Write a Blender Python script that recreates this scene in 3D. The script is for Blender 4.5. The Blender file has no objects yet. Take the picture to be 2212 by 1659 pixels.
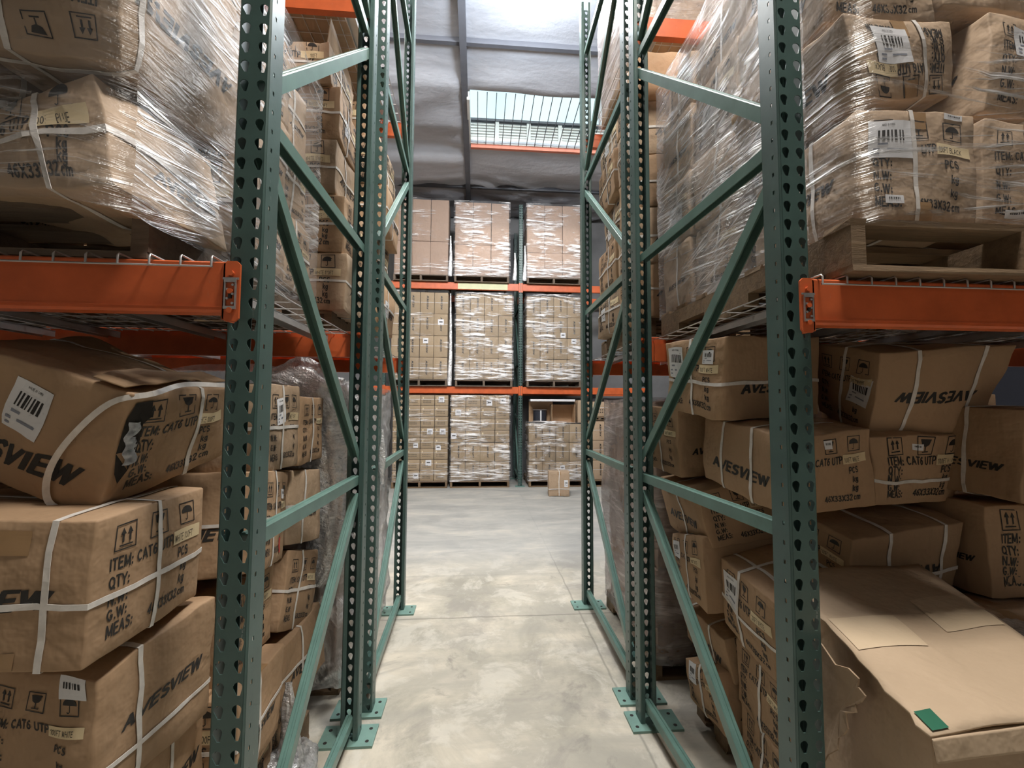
import bpy, math, random
from mathutils import Vector, Matrix, noise
R_ = random.Random(7)
COL = bpy.context.scene.collection
SC = bpy.context.scene
# ------------------------------------------------------------------ helpers
class MB:
    def __init__(s): s.v=[]; s.f=[]; s.m=[]
    def add(s, vs, fs, mi=0):
        b=len(s.v); s.v+= [tuple(v) for v in vs]
        for f in fs: s.f.append([b+i for i in f]); s.m.append(mi)
    def box(s, x0,x1,y0,y1,z0,z1, mi=0):
        s.add([(x0,y0,z0),(x1,y0,z0),(x1,y1,z0),(x0,y1,z0),(x0,y0,z1),(x1,y0,z1),(x1,y1,z1),(x0,y1,z1)],
              [(0,3,2,1),(4,5,6,7),(0,1,5,4),(1,2,6,5),(2,3,7,6),(3,0,4,7)], mi)
    def bar(s, a, b, w, h, up=(0,0,1), mi=0):
        a=Vector(a); b=Vector(b); d=(b-a).normalized(); u=Vector(up)
        if abs(d.dot(u))>.98: u=Vector((1,0,0))
        r=d.cross(u).normalized(); u=r.cross(d)
        vs=[]
        for p in (a,b):
            for sx,sz in ((-1,-1),(1,-1),(1,1),(-1,1)): vs.append(p+r*(sx*w/2)+u*(sz*h/2))
        s.add(vs, [(0,1,2,3),(7,6,5,4),(0,4,5,1),(1,5,6,2),(2,6,7,3),(3,7,4,0)], mi)
    def cyl(s, a, b, r, n=16, mi=0, r2=None):
        a=Vector(a); b=Vector(b); d=(b-a).normalized(); u=Vector((0,0,1)) if abs(d.z)<.9 else Vector((1,0,0))
        x=d.cross(u).normalized(); y=d.cross(x); vs=[]
        for p,rr in ((a,r),(b,r if r2 is None else r2)):
            for k in range(n):
                t=2*math.pi*k/n; vs.append(p+x*(math.cos(t)*rr)+y*(math.sin(t)*rr))
        s.add(vs, [(k,(k+1)%n,n+(k+1)%n,n+k) for k in range(n)]+[tuple(range(n-1,-1,-1)),tuple(range(n,2*n))], mi)
    def tube(s, pts, r, n=6, mi=0):
        pts=[Vector(p) for p in pts]; b=len(s.v)
        for i,p in enumerate(pts):
            d=(pts[min(i+1,len(pts)-1)]-pts[max(i-1,0)]).normalized()
            u=Vector((0,0,1)) if abs(d.z)<.9 else Vector((1,0,0))
            x=d.cross(u).normalized(); y=d.cross(x)
            for k in range(n):
                t=2*math.pi*k/n; s.v.append(tuple(p+x*math.cos(t)*r+y*math.sin(t)*r))
        for i in range(len(pts)-1):
            for k in range(n):
                s.f.append([b+i*n+k,b+i*n+(k+1)%n,b+(i+1)*n+(k+1)%n,b+(i+1)*n+k]); s.m.append(mi)
    def mesh(s, name, mats, smooth=False):
        me=bpy.data.meshes.new(name); me.from_pydata(s.v,[],s.f)
        for m in (mats if isinstance(mats,(list,tuple)) else [mats]): me.materials.append(m)
        me.polygons.foreach_set('material_index', s.m)
        if smooth: me.polygons.foreach_set('use_smooth',[True]*len(me.polygons))
        me.update(); return me
    def build(s, name, mats, parent=None, smooth=False, origin=None, bevel=0):
        if origin is not None:
            o=Vector(origin); s.v=[tuple(Vector(v)-o) for v in s.v]
        ob=bpy.data.objects.new(name, s.mesh(name,mats,smooth)); COL.objects.link(ob)
        if parent is not None: ob.parent=parent
        if origin is not None and parent is None: ob.location=origin
        if bevel:
            b=ob.modifiers.new('Bevel','BEVEL'); b.width=bevel; b.segments=2; b.limit_method='ANGLE'
        return ob
def tag(o,label=None,cat=None,group=None,kind=None):
    if label: o['label']=label
    if cat: o['category']=cat
    if group: o['group']=group
    if kind: o['kind']=kind
    return o
def empty(name, loc, label, cat, group=None):
    o=bpy.data.objects.new(name,None); COL.objects.link(o); o.location=loc; o.empty_display_size=.1
    return tag(o,label,cat,group)
def clone(root, loc=None, label=None, group=None):
    r=root.copy(); COL.objects.link(r)
    if loc is not None: r.location=loc
    if label: r['label']=label
    if group: r['group']=group
    for ch in list(root.children):
        c=ch.copy(); COL.objects.link(c); c.parent=r
        for g in list(ch.children):
            d=g.copy(); COL.objects.link(d); d.parent=c
    return r
# ------------------------------------------------------------------ materials
def mat(name): 
    m=bpy.data.materials.new(name); m.use_nodes=True; nt=m.node_tree
    return m, nt, nt.nodes['Principled BSDF']
def N(nt,t,**k):
    n=nt.nodes.new(t)
    for a,b in k.items():
        if a.startswith('_'): setattr(n,a[1:],b)
        else:
            for key in (a, a.replace('_',' ')):
                if key in n.inputs: n.inputs[key].default_value=b; break
    return n
def mixc(nt,fac,a,b):
    n=nt.nodes.new('ShaderNodeMix'); n.data_type='RGBA'
    for s,v in ((0,fac),(6,a),(7,b)):
        if hasattr(v,'links'): nt.links.new(v,n.inputs[s])
        elif s==0: n.inputs[0].default_value=v
        else: n.inputs[s].default_value=(*v,1) if len(v)==3 else v
    return n.outputs[2]
def mth(nt,op,a,b=0,c=None,clamp=False):
    n=nt.nodes.new('ShaderNodeMath'); n.operation=op; n.use_clamp=clamp
    for i,v in enumerate((a,b,c)):
        if v is None: continue
        if hasattr(v,'links'): nt.links.new(v,n.inputs[i])
        else: n.inputs[i].default_value=v
    return n.outputs[0]
def ramp(nt,fac,stops):
    n=nt.nodes.new('ShaderNodeValToRGB'); cr=n.color_ramp
    while len(cr.elements)<len(stops): cr.elements.new(.5)
    for e,(p,c) in zip(cr.elements,stops): e.position=p; e.color=(*c,1) if len(c)==3 else c
    nt.links.new(fac,n.inputs[0]); return n.outputs[0]
def objco(nt,scale=(1,1,1),rot=(0,0,0),kind='Object'):
    tc=nt.nodes.new('ShaderNodeTexCoord'); mp=nt.nodes.new('ShaderNodeMapping')
    mp.vector_type='TEXTURE'; mp.inputs['Scale'].default_value=tuple(1/x for x in scale); mp.inputs['Rotation'].default_value=rot
    nt.links.new(tc.outputs[kind],mp.inputs[0]); return mp.outputs[0]
def noi(nt,vec,scale,detail=4,rough=.55,dist=0):
    n=nt.nodes.new('ShaderNodeTexNoise'); n.inputs['Scale'].default_value=scale; n.inputs['Detail'].default_value=detail
    n.inputs['Roughness'].default_value=rough; n.inputs['Distortion'].default_value=dist
    nt.links.new(vec,n.inputs['Vector']); return n.outputs[0]
def bump(nt,b,h,st=.3,dist=.01):
    n=nt.nodes.new('ShaderNodeBump'); n.inputs['Strength'].default_value=st; n.inputs['Distance'].default_value=dist
    nt.links.new(h,n.inputs['Height']); nt.links.new(n.outputs[0],b.inputs['Normal']); return n
def simple(name,c,rough=.5,metal=0,spec=.5,noisy=0,scale=8):
    m,nt,b=mat(name); b.inputs['Roughness'].default_value=rough; b.inputs['Metallic'].default_value=metal
    b.inputs['Specular IOR Level'].default_value=spec
    v=objco(nt); n=noi(nt,v,scale,4)
    d=noisy or .06
    c1=tuple(max(0,x*(1-d)) for x in c); c2=tuple(min(1,x*(1+d)) for x in c)
    nt.links.new(ramp(nt,n,[(.3,c1),(.7,c2)]),b.inputs['Base Color']); return m
def cardboard(name,c,var=.14,dirt=.2,rough=.7):
    m,nt,b=mat(name); b.inputs['Roughness'].default_value=rough; b.inputs['Specular IOR Level'].default_value=.28
    v=objco(nt); oi=nt.nodes.new('ShaderNodeObjectInfo')
    n=noi(nt,v,5,3,.6); n2=noi(nt,objco(nt,(1,1,.12)),60,1)
    lo=tuple(x*(1-var) for x in c); hi=tuple(min(1,x*(1+var)) for x in c)
    base=mixc(nt,oi.outputs['Random'],lo,hi)
    dk=tuple(x*(1-dirt) for x in c)
    f=mth(nt,'MULTIPLY_ADD',n,1.6,-.45,clamp=True)
    c1=mixc(nt,mth(nt,'MULTIPLY',f,.45),base,dk)
    c2=mixc(nt,mth(nt,'MULTIPLY',n2,.14),c1,tuple(min(1,x*1.3) for x in c))
    nt.links.new(c2,b.inputs['Base Color'])
    h=mth(nt,'ADD',mth(nt,'MULTIPLY',noi(nt,v,14,3,.6),.8),mth(nt,'MULTIPLY',n2,.12))
    bump(nt,b,mth(nt,'ADD',h,mth(nt,'MULTIPLY',noi(nt,v,6,2,.5,1.2),1.2)),.5,.016); return m
M={}
M['card']=cardboard('kraft_cardboard',(.43,.282,.17))
M['card_light']=cardboard('pale_cardboard',(.44,.318,.215))
M['card_pink']=cardboard('rosy_cardboard',(.43,.295,.215),var=.05)
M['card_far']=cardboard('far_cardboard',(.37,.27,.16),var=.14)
M['ink']=simple('black_ink',(.025,.022,.02),.6)
M['sticker']=simple('cream_sticker',(.72,.58,.36),.55)
M['tape']=simple('brown_tape',(.36,.22,.11),.28,spec=.6)
M['white']=simple('white_label',(.78,.78,.80),.5)
M['strap']=simple('white_strap',(.72,.68,.64),.38,noisy=.12,scale=40)
M['dark']=simple('dark_void',(.02,.017,.015),.9)
M['blueish']=simple('printed_grey',(.25,.27,.33),.6)
M['red']=simple('red_print',(.55,.05,.04),.5)
M['greentape']=simple('green_tape',(.03,.13,.08),.35)
M['grey_sheet']=simple('grey_board',(.18,.18,.19),.6)
def paint(name,c,rough=.38,chip=(.35,.37,.36),wear=.5):
    m,nt,b=mat(name); v=objco(nt)
    b.inputs['Roughness'].default_value=rough
    n=noi(nt,v,9,5,.6); s=noi(nt,objco(nt,(6,6,.7)),14,6,.7); s2=noi(nt,v,70,3,.6)
    base=ramp(nt,n,[(.3,tuple(x*.85 for x in c)),(.7,tuple(min(1,x*1.12) for x in c))])
    sc=mth(nt,'MULTIPLY',mth(nt,'GREATER_THAN',s,.665),mth(nt,'GREATER_THAN',s2,.5))
    col=mixc(nt,mth(nt,'MULTIPLY',sc,wear),base,chip)
    nt.links.new(col,b.inputs['Base Color']); bump(nt,b,noi(nt,v,30,3),.08,.004); return m
M['green']=paint('green_rack_paint',(.060,.108,.098))
M['green_lt']=paint('green_brace_paint',(.11,.20,.172),.34,wear=.25)
M['plate']=paint('green_plate_paint',(.17,.29,.25),.5,wear=.3)
M['orange']=paint('orange_beam_paint',(.62,.125,.038),.4,(.5,.3,.2),.25)
M['zinc']=simple('zinc_metal',(.62,.60,.60),.32,metal=.85,noisy=.15,scale=50)
M['wire']=simple('galvanised_wire',(.62,.60,.60),.35,metal=.6)
M['chan']=simple('galvanised_channel',(.55,.54,.54),.38,metal=.6,noisy=.12)
M['glare']=simple('pale_yellow_glare',(.62,.62,.38),.5)
def wood(name,c):
    m,nt,b=mat(name); b.inputs['Roughness'].default_value=.8
    v=objco(nt,(1,9,9)); n=noi(nt,v,5,6,.65,.4); n2=noi(nt,objco(nt),3,4)
    c1=ramp(nt,n,[(.25,tuple(x*.55 for x in c)),(.5,c),(.8,tuple(min(1,x*1.3) for x in c))])
    c2=mixc(nt,mth(nt,'MULTIPLY',n2,.5),c1,tuple(x*.6 for x in c))
    nt.links.new(c2,b.inputs['Base Color']); bump(nt,b,n,.4,.01); return m
M['wood']=wood('pallet_wood',(.23,.152,.088)); M['wood_dk']=wood('dark_pallet_wood',(.17,.125,.09))
def film(name,base=.1,amp=.8,rots=((0,.1,0),(0,-.08,0)),ax='x',dens=.5,white=(.80,.80,.84),gloss=.45,fine=34,patch=2.2,cr=0,cover=.8,along=1.1):
    """clear wrap: mostly see-through, with glossy stretch lines whitened as painted highlights, gathered in patches"""
    m,nt,b=mat(name); nt.nodes.remove(b); out=nt.nodes['Material Output']
    sc={'x':(along,along,fine),'y':(along,along,fine)}[ax]
    ls=[]
    for k,r in enumerate(rots):
        ls.append(noi(nt,objco(nt,tuple(x*(1+.35*k) for x in sc),r),1.3,4,.62,.15))
    ln=mth(nt,'MAXIMUM',ls[0],ls[1]); pt=noi(nt,objco(nt,(1,1,1.8)),patch,4,.6,.3)
    lines=mth(nt,'MULTIPLY_ADD',ln,9,-9*(.60-.06*dens),clamp=True)
    mask=mth(nt,'MULTIPLY_ADD',pt,8,-8*(.66-.26*cover),clamp=True)
    fac=mth(nt,'MULTIPLY',lines,mask)
    if cr:
        c=noi(nt,objco(nt),cr,6,.72,1.2); ridge=mth(nt,'SUBTRACT',1,mth(nt,'MULTIPLY',mth(nt,'ABSOLUTE',mth(nt,'SUBTRACT',c,.5)),16),clamp=True)
        fac=mth(nt,'MAXIMUM',fac,mth(nt,'MULTIPLY',ridge,.4))
    fac=mth(nt,'MULTIPLY_ADD',fac,amp,mth(nt,'MULTIPLY_ADD',mask,base*.8,base),clamp=True)
    tr=N(nt,'ShaderNodeBsdfTransparent'); tr.inputs[0].default_value=(.97,.97,.98,1)
    gl=N(nt,'ShaderNodeBsdfGlossy'); gl.inputs['Roughness'].default_value=.30; gl.inputs[0].default_value=(1,1,1,1)
    df=N(nt,'ShaderNodeBsdfDiffuse'); df.inputs[0].default_value=(*white,1)  # white diffuse share paints highlights onto the stretch lines
    tl=N(nt,'ShaderNodeBsdfTranslucent'); tl.inputs[0].default_value=(*white,1)
    bp=N(nt,'ShaderNodeBump'); bp.inputs['Strength'].default_value=1.0; bp.inputs['Distance'].default_value=.02
    nt.links.new(mth(nt,'ADD',ln,mth(nt,'MULTIPLY',noi(nt,objco(nt),11,5,.65),1.2 if cr else .5)),bp.inputs['Height'])
    for q in (gl,df): nt.links.new(bp.outputs[0],q.inputs['Normal'])
    m0=nt.nodes.new('ShaderNodeMixShader'); m0.inputs[0].default_value=.25
    nt.links.new(df.outputs[0],m0.inputs[1]); nt.links.new(tl.outputs[0],m0.inputs[2])
    m1=nt.nodes.new('ShaderNodeMixShader'); m1.inputs[0].default_value=gloss
    nt.links.new(m0.outputs[0],m1.inputs[1]); nt.links.new(gl.outputs[0],m1.inputs[2])
    m2=nt.nodes.new('ShaderNodeMixShader'); nt.links.new(fac,m2.inputs[0])
    nt.links.new(tr.outputs[0],m2.inputs[1]); nt.links.new(m1.outputs[0],m2.inputs[2])
    nt.links.new(m2.outputs[0],out.inputs[0]); return m
M['film_r']=film('stretch_film_slanted',.17,.85,((-.26,0,0),(.14,0,0)),'y',1.1,(.92,.92,.97),.5,44,1.8,cover=.85)
M['film_f']=film('stretch_film_front',.05,.85,((0,.06,0),(0,-.14,0)),'x',.75,(.9,.9,.93),.5,38,cover=.85)
M['film_l']=film('stretch_film_slanted_left',.12,.9,((.20,0,0),(-.10,0,0)),'y',.95,(.92,.92,.95),.5,44,2,cover=.85)
M['film_h']=film('stretch_film_level',.07,1.0,((0,.10,0),(0,-.05,0)),'x',1.5,(.98,.96,.98),.3,21,1.7,cover=.86)
M['film_h2']=film('stretch_film_thin',.05,.8,((0,.04,0),(0,-.06,0)),'x',.9,(.95,.93,.94),.3,24,1.5,cover=.6)
M['film_side']=film('stretch_film_cloudy',.32,.6,((.12,.1,0),(-.1,-.1,0)),'x',.6,(.56,.50,.50),.3,22)
M['film_w']=film('loose_grey_film',.40,.9,((.9,.5,0),(-1.1,.9,0)),'x',1.1,(.93,.92,.94),.6,9,2.5,cover=.8,along=2.2)
M['film_c']=film('crumpled_film',.42,1.0,((.5,.3,0),(-.6,.2,0)),'x',1.0,(.96,.96,.98),.55,14,4,3,cover=.8,along=3)
# ------------------------------------------------------------------ text and marks
_tc={}
def _arc(cx,cy,rx_,ry_,a0,a1,n=7): return [(cx+rx_*math.cos(math.radians(a0+(a1-a0)*i/n)),cy+ry_*math.sin(math.radians(a0+(a1-a0)*i/n))) for i in range(n+1)]
_O=_arc(.33,.5,.27,.43,90,450,14)
GL={'A':(.7,[[(.04,0),(.35,1),(.66,0)],[(.15,.33),(.55,.33)]]),'B':(.64,[[(.08,0),(.08,1),(.38,1)]+_arc(.38,.76,.18,.24,90,-90,5)+[(.08,.52),(.38,.52)]+_arc(.38,.26,.2,.26,90,-90,5)+[(.08,0)]]),
'C':(.68,[_arc(.36,.5,.28,.46,50,310,10)]),'D':(.68,[[(.08,0),(.08,1),(.3,1)]+_arc(.3,.5,.3,.5,90,-90,8)+[(.08,0)]]),'E':(.6,[[(.54,0),(.08,0),(.08,1),(.54,1)],[(.08,.52),(.5,.52)]]),
'F':(.56,[[(.08,0),(.08,1),(.52,1)],[(.08,.52),(.46,.52)]]),'G':(.72,[_arc(.37,.5,.29,.46,50,330,10)+[(.63,.45),(.42,.45)]]),'H':(.68,[[(.08,0),(.08,1)],[(.6,0),(.6,1)],[(.08,.52),(.6,.52)]]),
'I':(.2,[[(.1,0),(.1,1)]]),'K':(.64,[[(.08,0),(.08,1)],[(.58,1),(.1,.42)],[(.25,.6),(.6,0)]]),'L':(.54,[[(.08,1),(.08,0),(.5,0)]]),'M':(.8,[[(.07,0),(.09,1),(.4,.15),(.71,1),(.73,0)]]),
'N':(.7,[[(.08,0),(.08,1),(.62,0),(.62,1)]]),'O':(.72,[_arc(.36,.5,.29,.46,90,450,14)]),'P':(.62,[[(.08,0),(.08,1),(.36,1)]+_arc(.36,.74,.2,.26,90,-90,5)+[(.08,.48)]]),'Q':(.74,[_arc(.36,.5,.29,.46,90,450,14),[(.45,.22),(.68,-.04)]]),
'R':(.66,[[(.08,0),(.08,1),(.36,1)]+_arc(.36,.75,.2,.25,90,-90,5)+[(.08,.5)],[(.36,.5),(.62,0)]]),'S':(.62,[_arc(.32,.75,.22,.22,30,270,7)[:-1]+[(.32,.52)]+_arc(.32,.25,.24,.25,90,-150,8)]),
'T':(.6,[[(.02,1),(.58,1)],[(.3,1),(.3,0)]]),'U':(.68,[[(.08,1),(.08,.3)]+_arc(.34,.28,.26,.26,180,360,6)+[(.6,1)]]),'V':(.66,[[(.03,1),(.33,0),(.63,1)]]),'W':(.9,[[(.02,1),(.24,0),(.45,.95),(.66,0),(.88,1)]]),
'X':(.64,[[(.04,0),(.6,1)],[(.04,1),(.6,0)]]),'Y':(.64,[[(.02,1),(.32,.48),(.62,1)],[(.32,.48),(.32,0)]]),'Z':(.6,[[(.05,1),(.55,1),(.05,0),(.56,0)]]),
'0':(.58,[_arc(.29,.5,.22,.46,90,450,12)]),'1':(.4,[[(.08,.78),(.26,1),(.26,0)]]),'2':(.58,[_arc(.28,.74,.21,.23,170,-30,6)+[(.06,0),(.52,0)]]),'3':(.58,[_arc(.27,.76,.2,.21,150,-90,6)+_arc(.27,.27,.23,.26,90,-150,7)]),
'4':(.6,[[(.42,0),(.42,1),(.04,.28),(.56,.28)]]),'5':(.58,[[(.5,1),(.12,1),(.08,.52)]+_arc(.28,.3,.23,.29,110,-150,8)]),'6':(.58,[_arc(.29,.3,.21,.27,90,450,10),[(.09,.34),(.14,.75),(.34,.98),(.48,.92)]]),'8':(.58,[_arc(.29,.76,.18,.2,90,450,10),_arc(.29,.28,.22,.28,90,450,10)]),
':':(.24,[[(.12,.02),(.12,.14)],[(.12,.5),(.12,.62)]]),'.':(.24,[[(.12,0),(.12,.11)]]),' ':(.3,[]),'k':(.5,[[(.07,0),(.07,1)],[(.44,.68),(.1,.3)],[(.2,.4),(.46,0)]]),
'g':(.54,[_arc(.26,.36,.19,.3,90,450,10),[(.46,.68),(.46,-.1)]+_arc(.27,-.1,.19,.16,0,-150,5)]),'c':(.48,[_arc(.27,.34,.19,.31,50,310,8)]),'m':(.8,[[(.07,0),(.07,.68)],[(.07,.5)]+_arc(.24,.48,.16,.18,160,0,4)+[(.4,0)],[(.4,.5)]+_arc(.57,.48,.16,.18,160,0,4)+[(.73,0)]])}
def text2d(s, bold=.13, shear=0., xs=1., gap=.12):
    k=(s,bold,shear,xs)
    if k in _tc: return _tc[k]
    V=[];Fc=[];x=0
    for ch in s:
        wd,st=GL.get(ch,GL['O'])
        for pl in st:
            for a,b in zip(pl,pl[1:]):
                d=math.hypot(b[0]-a[0],b[1]-a[1])
                if d<1e-6: continue
                ex,ey=(b[0]-a[0])/d*bold*.32,(b[1]-a[1])/d*bold*.32
                q,f=seg(a[0]-ex,a[1]-ey,b[0]+ex,b[1]+ey,bold); n0=len(V)
                V+=[((x+p)*xs+r*shear,r) for p,r in q]; Fc.append(tuple(n0+t for t in (0,1,2,3)))
        x+=wd+gap
    _tc[k]=(V,Fc,(x-gap)*xs); return _tc[k]
def quad(x0,y0,x1,y1): return [(x0,y0),(x1,y0),(x1,y1),(x0,y1)],[(0,1,2,3)]
def merge(*parts):
    V=[];Fc=[]
    for vs,fs in parts:
        b=len(V); V+=vs; Fc+=[tuple(b+i for i in f) for f in fs]
    return V,Fc
def seg(x0,y0,x1,y1,w):
    d=math.hypot(x1-x0,y1-y0); nx,ny=-(y1-y0)/d*w/2,(x1-x0)/d*w/2
    return [(x0+nx,y0+ny),(x0-nx,y0-ny),(x1-nx,y1-ny),(x1+nx,y1+ny)],[(0,1,2,3)]
def frame2d(w,h,t=.045):
    return merge(quad(0,0,w,t),quad(0,h-t,w,h),quad(0,t,t,h-t),quad(w-t,t,w,h-t))
def icon(kind):     # unit square 0..1
    p=[frame2d(1,1,.05)]
    if kind=='up':
        for x in (.34,.66): p+=[quad(x-.045,.3,x+.045,.62),([(x-.13,.6),(x+.13,.6),(x,.85)],[(0,1,2)])]
        p.append(quad(.2,.15,.8,.21))
    elif kind=='glass':
        p+=[([(.2,.85),(.3,.55),(.5,.45),(.7,.55),(.8,.85)],[(0,1,2,3,4)]),quad(.47,.22,.53,.5),quad(.3,.16,.7,.22)]
    else:
        a=[(.5+.36*math.cos(t),.5+.33*math.sin(t)) for t in [math.pi*i/12 for i in range(13)]]
        p+=[(a,[tuple(range(13))]),quad(.48,.2,.52,.5),seg(.5,.2,.42,.15,.045),seg(.42,.15,.36,.21,.045)]
    return merge(*p)
def place(shape,x,y,s,rot=0):
    vs,fs=shape[0],shape[1]; c,n=math.cos(rot),math.sin(rot)
    return [(x+s*(a*c-b*n),y+s*(a*n+b*c)) for a,b in vs],fs
LOGO='AVESVIEW'
def logo2d(w):     # letters stretched and slanted like the print, unit width w
    vs,fs,L=text2d(LOGO,.23,.30,1.5); return [(a*w/L,b*w/L*1.0) for a,b in vs],fs
def panel2d(w,h,sticker='WHITE 100FT'):    # the printed end panel: icons and five lines
    k=w/.33; ink=[]; stk=[]
    for i,(kd,x) in enumerate((('up',.045),('glass',.14),('umb',.235))): ink.append(place(icon(kd),x*k,h*.73,.052*k))
    def t(s,x,y,sz): 
        a=text2d(s,.19,0,.86); ink.append(place(a[:2],x*k,y*h,sz*k*.80))
    t('ITEM: CAT6 UTP',.04,.60,.027); t('QTY:',.04,.47,.027); t('N.W:',.04,.35,.027); t('G.W:',.04,.235,.027); t('MEAS:',.04,.12,.027)
    t('46X33X32',.145,.12,.026); t('PCS',.232,.47,.024); t('kg',.245,.35,.024); t('kg',.245,.235,.024); t('cm',.25,.12,.024)
    stk.append(place(quad(0,0,.098,.03),.21*k,h*.585,k)); a=text2d(sticker,.12,0,.62)
    ink2=place(a[:2],.215*k,h*.602,.0145*k)
    return merge(*ink),merge(*stk),ink2
# ------------------------------------------------------------------ cartons
FACES={'N':lambda u,v:(u,0,v),'R':lambda u,v:(1,u,v),'L':lambda u,v:(0,1-u,v),'F':lambda u,v:(1-u,1,v),'T':lambda u,v:(u,v,1),'B':lambda u,v:(u,1-v,0)}
class Carton:
    def __init__(s,c8,bulge=.008,amp=.004,seed=0,r=.0045,n=9):
        s.c=[Vector(p) for p in c8]; s.org=sum(s.c[:4],Vector())/4
        s.c=[p-s.org for p in s.c]
        a=s.c; s.ax=[((a[1]-a[0])+(a[2]-a[3])+(a[5]-a[4])+(a[6]-a[7]))/4,((a[3]-a[0])+(a[2]-a[1])+(a[7]-a[4])+(a[6]-a[5]))/4,((a[4]-a[0])+(a[5]-a[1])+(a[6]-a[2])+(a[7]-a[3]))/4]
        s.d=[x.length for x in s.ax]; s.hat=[x.normalized() for x in s.ax]
        s.b=bulge if isinstance(bulge,(tuple,list)) else (bulge,)*3; s.amp=amp; s.seed=seed*7.31; s.r=r; s.n=n; s.decs=[]
    def dims(s,face): 
        i={'N':(0,2),'F':(0,2),'R':(1,2),'L':(1,2),'T':(0,1),'B':(0,1)}[face]; return s.d[i[0]],s.d[i[1]]
    def rnd(s,p):
        ph=[p[i]*s.d[i] for i in range(3)]; q=[min(max(ph[i],s.r),s.d[i]-s.r) for i in range(3)]
        dv=Vector([ph[i]-q[i] for i in range(3)]); L=dv.length
        if L<1e-7: return p
        dv*=s.r/L
        return [(q[i]+dv[i])/s.d[i] for i in range(3)]
    def D(s,p):
        x,y,z=s.rnd(p); c=s.c
        P=((c[0]*(1-x)+c[1]*x)*(1-y)+(c[3]*(1-x)+c[2]*x)*y)*(1-z)+((c[4]*(1-x)+c[5]*x)*(1-y)+(c[7]*(1-x)+c[6]*x)*y)*z
        e=[4*t*(1-t) for t in (x,y,z)]; q=(x,y,z)
        for i in range(3):
            j,k=(i+1)%3,(i+2)%3; P=P+s.hat[i]*((2*q[i]-1)*s.b[i]*.65*(max(0,e[j])*max(0,e[k]))**.85)
        if s.amp:
            o=Vector((s.seed,s.seed*.7,-s.seed))
            P=P+noise.noise_vector(P*5+o)*s.amp*1.5+noise.noise_vector(P*13+o)*s.amp*1.0
        return P
    def S(s,face,u,v,off=0):
        f=FACES[face]; P=s.D(f(u,v))
        if off:
            h=.01; a=s.D(f(min(u+h,1),v))-s.D(f(max(u-h,0),v)); b=s.D(f(u,min(v+h,1)))-s.D(f(u,max(v-h,0)))
            P=P+a.cross(b).normalized()*off
        return P
    def dec(s,face,shape,mi,off=.0012):
        w,h=s.dims(face)
        if mi in (2,3,4) and len(shape[0])==4:
            p=shape[0]; K=5; V=[];Fq=[]
            for i in range(K+1):
                for j in range(K+1):
                    u,v=i/K,j/K; V.append(tuple((p[0][t]*(1-u)+p[1][t]*u)*(1-v)+(p[3][t]*(1-u)+p[2][t]*u)*v for t in (0,1)))
            for i in range(K):
                for j in range(K): Fq.append((i*(K+1)+j,(i+1)*(K+1)+j,(i+1)*(K+1)+j+1,i*(K+1)+j+1))
            shape=(V,Fq); off+=.0006
        s.decs.append(([s.S(face,min(max(a/w,.0),1.),min(max(b/h,0.),1.),off) for a,b in shape[0]],shape[1],mi))
    def build(s,name,label,material='card',group=None,cat='box'):
        mb=MB(); n=s.n
        g=[0]
        idx={}
        grids=[]
        for i in range(3):
            r=min(s.r/s.d[i],.1); grids.append([0,r]+[r+(1-2*r)*k/n for k in range(1,n)]+[1-r,1])
        def vid(p):
            k=tuple(round(t,5) for t in p)
            if k not in idx: idx[k]=len(mb.v); mb.v.append(tuple(s.D(p)))
            return idx[k]
        axs={'N':(0,2),'R':(1,2),'L':(1,2),'F':(0,2),'T':(0,1),'B':(0,1)}
        for fc in FACES:
            gu,gv=[grids[k] for k in axs[fc]]
            if fc in 'LF': gu=[1-t for t in reversed(gu)]
            f=FACES[fc]
            for i in range(len(gu)-1):
                for j in range(len(gv)-1):
                    mb.f.append([vid(f(gu[i],gv[j])),vid(f(gu[i+1],gv[j])),vid(f(gu[i+1],gv[j+1])),vid(f(gu[i],gv[j+1]))]); mb.m.append(0)
        for vs,fs,mi in s.decs: mb.add(vs,fs,mi)
        s.o=mb.build(name,[M[material],M['ink'],M['sticker'],M['tape'],M['white']],smooth=False)
        me=s.o.data
        me.polygons.foreach_set('use_smooth',[m==0 for m in mb.m])
        s.o.location=s.org; tag(s.o,label,cat,group); return s.o
    def patch(s,face,x,y,w,h,mat_,name,off=.0015,nu=5,rot=0,extra=None):
        """a flat piece laid on a face, size in metres"""
        W,H=s.dims(face); mb=MB(); c,n=math.cos(rot),math.sin(rot); b=0
        P=lambda a,d,o: s.S(face,min(max((x+a*c-d*n)/W,0),1),min(max((y+a*n+d*c)/H,0),1),o)
        for i in range(nu+1):
            for j in range(nu+1): mb.v.append(tuple(P(w*i/nu,h*j/nu,off)))
        for i in range(nu):
            for j in range(nu): mb.f.append([i*(nu+1)+j,(i+1)*(nu+1)+j,(i+1)*(nu+1)+j+1,i*(nu+1)+j+1]); mb.m.append(0)
        mats=[M[mat_]]
        if extra:
            mats+= [M['ink'],M['blueish']]
            for shape,mi in extra: mb.add([P(a,d,off+.0008) for a,d in shape[0]],shape[1],mi)
        return mb.build(name,mats,s.o)
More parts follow.
